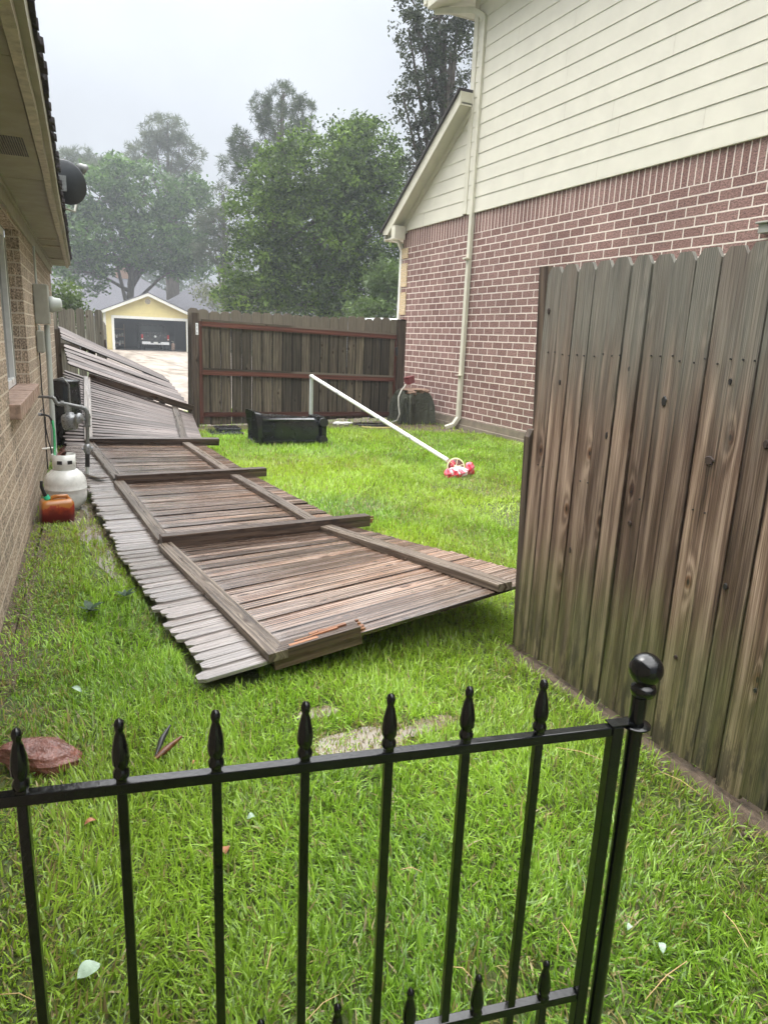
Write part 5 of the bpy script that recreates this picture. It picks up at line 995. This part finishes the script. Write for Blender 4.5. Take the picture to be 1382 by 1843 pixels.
tree('broadleaf_tree', 'large bright green leafy tree filling the middle behind the gate', (11.6, 30, 0), aty(575, 330, Y), .26,
     [B(570, 330, Y, 2.2, 2.3), B(655, 285, Y, 1.9, 1.8), B(640, 360, Y, 2.2, 2.0), B(505, 330, Y, 1.6, 1.6), B(480, 400, Y, 1.7, 1.7), B(560, 430, Y, 2.6, 2.0), B(660, 450, Y, 2.0, 1.9), B(470, 480, Y, 1.7, 1.5), B(540, 500, Y, 1.9, 1.5), B(640, 250, Y, .9, .9), B(620, 520, Y, 1.9, 1.3), B(690, 350, Y, 1.0, 1.6), B(695, 480, Y, 1.1, 1.3), B(450, 535, Y, 1.5, .9), B(540, 550, Y, 1.9, .8), B(620, 560, Y, 1.8, .7)], 2500, 28, .085, .19, (.006, .020, .006), (.16, .26, .035), limbs=16)
Y = 68
tree('broadleaf_tree', 'wide hazy green tree with forked trunks behind the yellow garage', aty(222, 560, Y) * [1, 1, 0], aty(240, 420, Y), .42,
     [B(180, 360, Y, 3.4, 2.6), B(260, 350, Y, 3.4, 2.6), B(330, 400, Y, 3.0, 2.6), B(200, 430, Y, 4.4, 2.6), B(290, 440, Y, 4.0, 2.6), B(140, 420, Y, 2.6, 3.0), B(150, 490, Y, 2.4, 1.9), B(340, 470, Y, 2.2, 2.0), B(220, 320, Y, 2.4, 1.6), B(345, 350, Y, 1.6, 1.6)], 1300, 20, .19, .36, (.012, .040, .012), (.12, .22, .05), limbs=14)
Y = 82
tree('pine_tree', 'tall hazy pine rising above the wide tree behind the yellow garage', aty(310, 560, Y) * [1, 1, 0], aty(302, 220, Y), .36,
     [B(300, 235, Y, 2.4, 1.6), B(280, 255, Y, 1.6, 1.1), B(325, 262, Y, 1.9, 1.3), B(355, 282, Y, 1.2, .5), B(250, 275, Y, 1.7, 1.0), B(300, 290, Y, 2.2, 1.2), B(240, 300, Y, 1.6, .9), B(340, 310, Y, 1.4, .9), B(310, 335, Y, 2.2, 1.2), B(345, 350, Y, 2.0, 1.0)], 420, 26, .055, .42, (.035, .055, .025), (.10, .125, .06), aspect=6, limbs=12, tuft=True)
tree('pine_tree', 'hazy tree top showing just right of the satellite dish', aty(140, 560, 90) * [1, 1, 0], aty(140, 300, 90), .3, [B(120, 290, 90, 1.6, 1.0), B(145, 285, 90, 1.8, .9), B(170, 295, 90, 1.4, .8), B(200, 300, 90, 1.5, .9), B(150, 310, 90, 3.0, 1.4)], 220, 24, .06, .5, (.035, .055, .025), (.1, .13, .07), aspect=6, tuft=True)
Y = 46
tree('pine_tree', 'tall dark pine with an open crown rising left behind the middle tree', aty(500, 560, Y) * [1, 1, 0], aty(508, 175, Y), .24,
     [B(512, 178, Y, 1.2, .9), B(545, 200, Y, .8, .9), B(470, 190, Y, .7, .8), B(500, 225, Y, 1.5, .9), B(540, 240, Y, .9, .8), B(470, 225, Y, .6, .7), B(432, 262, Y, .75, .9), B(415, 300, Y, .8, .8), B(450, 290, Y, 1.0, .8), B(440, 330, Y, .9, .6), B(480, 270, Y, 1.0, .6), B(430, 245, Y, .4, .6)], 520, 26, .030, .24, (.02, .035, .02), (.085, .115, .055), aspect=6, limbs=14, tuft=True)
Y = 56
tree('pine_tree', 'thin sparse pine between the wide left tree and the middle tree', aty(400, 560, Y) * [1, 1, 0], aty(403, 350, Y), .2,
     [B(400, 345, Y, .8, .7), B(415, 385, Y, 1.2, .9), B(380, 400, Y, 1.3, .9), B(410, 430, Y, 1.4, .9), B(375, 455, Y, 1.4, .9), B(415, 480, Y, 1.2, .9)], 230, 24, .042, .32, (.03, .045, .03), (.09, .105, .06), aspect=6, limbs=10, tuft=True)
Y = 21
tree('oak_tree', 'tall dark leafed oak standing behind the right house at its downspout corner', aty(800, 560, 21) * [1, 1, 0], aty(800, 60, Y), .24,
     [B(790, 30, Y, 1.0, .9), B(760, 90, Y, .65, .8), B(820, 110, Y, .95, .9), B(765, 160, Y, .75, .6), B(745, 200, Y, .62, .55), B(725, 170, Y, .3, .35), B(790, 210, Y, .8, .8), B(760, 250, Y, .5, .6), B(800, 300, Y, 1.1, 1.0), B(745, 300, Y, .35, .5), B(760, 350, Y, .6, .7), B(735, 50, Y, .45, .45), B(830, 0, Y, 1.1, 1.0), B(735, 10, Y, .35, .4)], 640, 26, .055, .105, (.010, .017, .009), (.075, .095, .05), limbs=18)
Y = 24
tree('feathery_tree', 'small light green feathery tree just left of the white downspout', aty(700, 570, Y) * [1, 1, 0], aty(700, 500, Y), .08,
     [B(705, 485, Y, .7, .35), B(690, 505, Y, .6, .3), B(715, 520, Y, .6, .4), B(665, 555, Y, .8, .35), B(700, 545, Y, .7, .4)], 130, 34, .06, .16, (.05, .085, .025), (.13, .2, .06), aspect=1.6, droop=.12)
tree('shrub', 'yellow green bushes beyond the roofs left of the middle tree', aty(420, 570, 60) * [1, 1, 0], aty(420, 540, 60), .1, [B(400, 530, 60, 2.2, 1.2), B(440, 540, 60, 2.0, 1.4), B(470, 520, 58, 2.0, 1.6)], 150, 26, .13, .35, (.07, .09, .04), (.16, .17, .07), cat='bush')
tree('shrub', 'small green bush behind the electric meter', aty(118, 560, 24) * [1, 1, 0], aty(118, 545, 24), .04, [B(112, 535, 24, .5, .5), B(125, 555, 24, .5, .6)], 70, 24, .06, .15, (.05, .08, .03), (.12, .17, .06), cat='bush')
# a distant mass of trees closing the horizon
def farwood():
    n = 60000; xs = rng.uniform(-70, 150, n); hgt = 9 + 3 * np.sin(xs * .13) + 2 * np.sin(xs * .37 + 1); z = rng.uniform(0, 1, n) ** .7 * hgt + rng.normal(size=n) * .5; C = np.stack([xs, 118 + 3 * np.sin(xs * .5) + rng.uniform(0, 5, n), np.abs(z)], 1)
    f = (np.sin(xs * .9 + z) * .5 + .5)[:, None] * .6 + rng.uniform(0, .4, (n, 1)); return leaves(C, np.array((.03, .05, .025)) * (1 - f) + np.array((.08, .12, .05)) * f, .38, 1, 'far_trees', None)
structure(farwood(), 'stuff')
# ------------------------------------------------------------------ grass
LX = lambda y: -.487 + .048 * y
FT = np.array([[p[0][0], p[0][1]] for p in ST]); FRt = np.array([[p[1][0], p[1][1]] for p in ST])
def vnoise(x, y, sc, seed):
    r = np.random.default_rng(seed); g = r.uniform(0, 1, (64, 64)); X, Y = x * sc, y * sc; i, j = np.floor(X).astype(int), np.floor(Y).astype(int); fx, fy = X - i, Y - j; fx = fx * fx * (3 - 2 * fx); fy = fy * fy * (3 - 2 * fy)
    G_ = lambda a, b: g[a % 64, b % 64]; return (G_(i, j) * (1 - fx) + G_(i + 1, j) * fx) * (1 - fy) + (G_(i, j + 1) * (1 - fx) + G_(i + 1, j + 1) * fx) * fy
def grass():
    P = []
    for (x0, x1, y0, y1, dens) in ((-.75, 2.3, -.4, 1.3, 15500), (-.6, 2.3, 1.3, 3.2, 14500), (-.5, 3.4, 3.2, 5.5, 8500), (-.4, 6.7, 5.5, 8.5, 5200), (-.2, 6.7, 8.5, 13.2, 3600), (2.3, 6.7, -1, 5.5, 1500)):
        n = int((x1 - x0) * (y1 - y0) * dens); P.append(np.stack([rng.uniform(x0, x1, n), rng.uniform(y0, y1, n)], 1))
    n = 5000; P.append(np.stack([rng.uniform(1.2, 6.5, n), rng.uniform(13.2, 13.95, n)], 1)); n = 4000; P.append(np.stack([rng.uniform(9.9, 12.5, n), rng.uniform(50, 57, n)], 1))
    P = np.concatenate(P); x, y = P[:, 0], P[:, 1]
    big = vnoise(x, y, 1.7, 1) * .6 + vnoise(x, y, 4.5, 2) * .4; fine = vnoise(x, y, 13, 3)
    keep = (x > LX(y) + .015) & (x < 6.63)
    dw = x - LX(y)                                              # distance from the left wall
    pr = np.ones(len(x)); pud = np.zeros(len(x), bool); pr *= np.where(dw < .2, .62 + 2 * dw * fine, 1); pr *= np.where((dw < .5) & (fine < .45), .8, 1)
    pr *= np.where((np.abs(x - 1.93) < .13) & (y < 2.8), .42 + .8 * fine, 1)
    sy = 11.0 - np.clip((x - 4.5) * .5, 0, 1.1) + .2 * (fine - .5); pr *= np.where((y > sy) & (y < 13.2), .07, 1)
    pr *= np.where((x < 1.2) & (y > 13), 0, 1)
    for (c, rx, ry, rot) in PUD:
        d = ((x - c[0]) / (rx * 1.15)) ** 2 + ((y - c[1]) / (ry * 1.15)) ** 2; pr *= np.where(d < 1, (.22 if rx < .15 and ry > .5 else .55) + .3 * fine, 1); pud = pud | ((d < 1.3) & (ry < .5))
    pr *= np.where(big < .27, .6, 1)
    inside = np.zeros(len(x), bool); fr_ = (y >= 2.73) & (y < 11.3); lx = np.interp(y, FT[:, 1], FT[:, 0]); rx_ = np.interp(y, [2.79, 4.87, 7.2, 9.05, 11.3], FRt[:, 0])
    inside = fr_ & (x > lx - .01) & (x < rx_ + .0)
    s = np.clip((y - 2.73) / 2.1, 0, 1); t = np.clip((x - lx) / (rx_ - lx), 0, 1); zc = (.055 + (.30 - .055) * t) * (1 - s) + .055 * s           # clearance below the boards
    hmax = np.where(inside, np.maximum(zc - .012, 0), 9.); keep &= ~(inside & (zc < .09)); keep &= ~((y > 10.9) & (x < 2.0) & (y < 13.5) & (x > -.3) & (rng.uniform(0, 1, len(x)) < .8))
    keep &= ~((x > 1.975) & (x < 2.14) & (y < 2.62) & (rng.uniform(0, 1, len(x)) < .85)) ; keep &= ~((x > 2.0) & (x < 2.075) & (y < 2.7))
    keep &= ((x - tx) ** 2 + (y - ty) ** 2 > .12 ** 2) & ~((np.abs(x - cx) < .12) & (np.abs(y - cy) < .085)) & ~((x > bx0 - .02) & (x < bx1) & (np.abs(y - by) < .2))
    keep &= rng.uniform(0, 1, len(x)) < pr
    x, y, big, fine, hmax, dw, pud = x[keep], y[keep], big[keep], fine[keep], hmax[keep], dw[keep], pud[keep]; n = len(x)
    far = np.clip((y - 3) / 6, 0, 1)
    L = rng.uniform(.026, .072, n) * (.8 + .45 * big) * (1 + .1 * far); L *= np.where(dw < .3, .6, 1); L = np.where(pud, L * .5, L); L = np.where(y > 40, .12, L)
    Wd = rng.uniform(.0015, .0032, n) * (1 + 1.1 * far); Wd = np.where(y > 40, .02, Wd)
    # blades follow loose local drifts, wide lean
    a = rng.uniform(0, 2 * np.pi, n); drift = 2 * np.pi * vnoise(x, y, 2.4, 9) * 1.5; a = np.where(rng.uniform(0, 1, n) < .45, drift + rng.normal(size=n) * .7, a)
    lean = rng.uniform(.15, 1.25, n) * (1 - .25 * far); lean = np.where(rng.uniform(0, 1, n) < .2, rng.uniform(1.1, 1.5, n), lean)
    d = np.stack([np.cos(a), np.sin(a), np.zeros(n)], 1); s_ = np.stack([-np.sin(a), np.cos(a), np.zeros(n)], 1); tw = rng.normal(size=n) * .5; s_ = s_ * np.cos(tw)[:, None] + np.array([0, 0, 1.]) * np.sin(tw)[:, None] * .6
    base = np.stack([x, y, np.zeros(n)], 1); V = np.empty((n, 7, 3)); cur = base.copy(); ang = np.pi / 2 - lean * .78; q = 0
    Wf = [1., 1.05, .75]
    for k in range(3):
        V[:, 2 * k] = cur - s_ * (Wd * Wf[k])[:, None]; V[:, 2 * k + 1] = cur + s_ * (Wd * Wf[k])[:, None]
        st_ = L / 3 * np.where(k == 2, 1.2, 1.0); cur = cur + d * (np.cos(ang) * st_)[:, None]; cur[:, 2] += np.sin(ang) * st_; ang = ang - lean * .33
        cur[:, 2] = np.maximum(cur[:, 2], .004)
    V[:, 6] = cur; zs = np.minimum(V[:, :, 2], hmax[:, None]); V[:, :, 2] = zs
    f = np.clip(rng.uniform(0, 1, n) * .75 + (big - .5) * .9 + .12, 0, 1)[:, None]
    A = np.array((.085, .185, .015)); Bc = np.array((.345, .555, .06)); col = A * (1 - f) + Bc * f
    yel = np.clip(vnoise(x, y, .9, 21) * 1.3 - .45 + .25 * (x > 1.0), 0, 1)[:, None]; col = col * (1 - yel * .55) + np.array((.44, .52, .07)) * yel * .55
    dry = rng.uniform(0, 1, n) < np.where(dw < .35, .26, .07) + .12 * (big < .33) + .45 * pud; col[dry] = np.array((.36, .29, .13)) * rng.uniform(.5, 1.1, (dry.sum(), 1))
    dk = rng.uniform(0, 1, n) < .12; col[dk] *= .45
    cc = np.ones((n, 7, 4), 'f'); cc[:, :, :3] = col[:, None, :]; pass
    idx = np.arange(n, dtype='i')[:, None] * 7; loops = np.concatenate([idx + np.array([[0, 1, 3, 2]]), idx + np.array([[2, 3, 5, 4]]), idx + np.array([[4, 5, 6]])], 1).astype('i').ravel()
    me = bpy.data.meshes.new('grass'); me.vertices.add(7 * n); me.vertices.foreach_set('co', V.astype('f').ravel()); me.loops.add(11 * n); me.loops.foreach_set('vertex_index', loops)
    ls = (np.arange(n, dtype='i')[:, None] * 11 + np.array([[0, 4, 8]])).astype('i').ravel(); me.polygons.add(3 * n); me.polygons.foreach_set('loop_start', ls); me.polygons.foreach_set('loop_total', np.tile(np.array([4, 4, 3], 'i'), n))
    at = me.attributes.new('col', 'FLOAT_COLOR', 'POINT'); at.data.foreach_set('color', cc.ravel()); me.materials.append(M['grass']); me.update(); me.polygons.foreach_set('use_smooth', np.ones(3 * n, bool))
    o = bpy.data.objects.new('grass', me); S.collection.objects.link(o); structure(o, 'stuff'); print('grass blades', n)
grass()
def cover():
    n = 26000; x = rng.uniform(-.5, 2.1, n); y = rng.uniform(0, 8.5, n); dw = x - LX(y); f = vnoise(x, y, 5, 31)
    k = ((dw > .01) & (dw < .42) & (f > .35)) | ((x > 1.72) & (x < 1.97) & (y < 2.7) & (f > .55)) | ((f > .80) & (x < 1.95) & (y < 2.6) & (dw > .4))
    k &= ~((y > 2.73) & (x > np.interp(y, FT[:, 1], FT[:, 0]) - .02)); x, y = x[k], y[k]; n = len(x); C = np.stack([x, y, rng.uniform(.008, .04, n)], 1); q = rng.uniform(0, 1, (n, 1))
    o = leaves(C, np.array((.05, .11, .02)) * (1 - q) + np.array((.20, .33, .08)) * q, .0065, 1.1, 'ground_cover', None, 2.2); structure(o, 'stuff')
cover()
# ------------------------------------------------------------------ rainy air
me = bpy.data.meshes.new('haze'); X0, X1, Y0_, Y1, Z0, Z1 = -75, 155, -25, 127, -1, 26
me.from_pydata([(x, y, z) for x in (X0, X1) for y in (Y0_, Y1) for z in (Z0, Z1)], [], [(0, 1, 3, 2), (4, 6, 7, 5), (0, 4, 5, 1), (2, 3, 7, 6), (0, 2, 6, 4), (1, 5, 7, 3)])
hm = bpy.data.materials.new('haze'); hm.use_nodes = True; hm.node_tree.nodes.clear(); ho = hm.node_tree.nodes.new('ShaderNodeOutputMaterial'); pv = hm.node_tree.nodes.new('ShaderNodeVolumePrincipled')
pv.inputs['Color'].default_value = (.80, .85, .90, 1); pv.inputs['Density'].default_value = .0020; pv.inputs['Anisotropy'].default_value = .2
hm.node_tree.links.new(pv.outputs[0], ho.inputs['Volume']); me.materials.append(hm); o = bpy.data.objects.new('haze', me); S.collection.objects.link(o); o['kind'] = 'stuff'
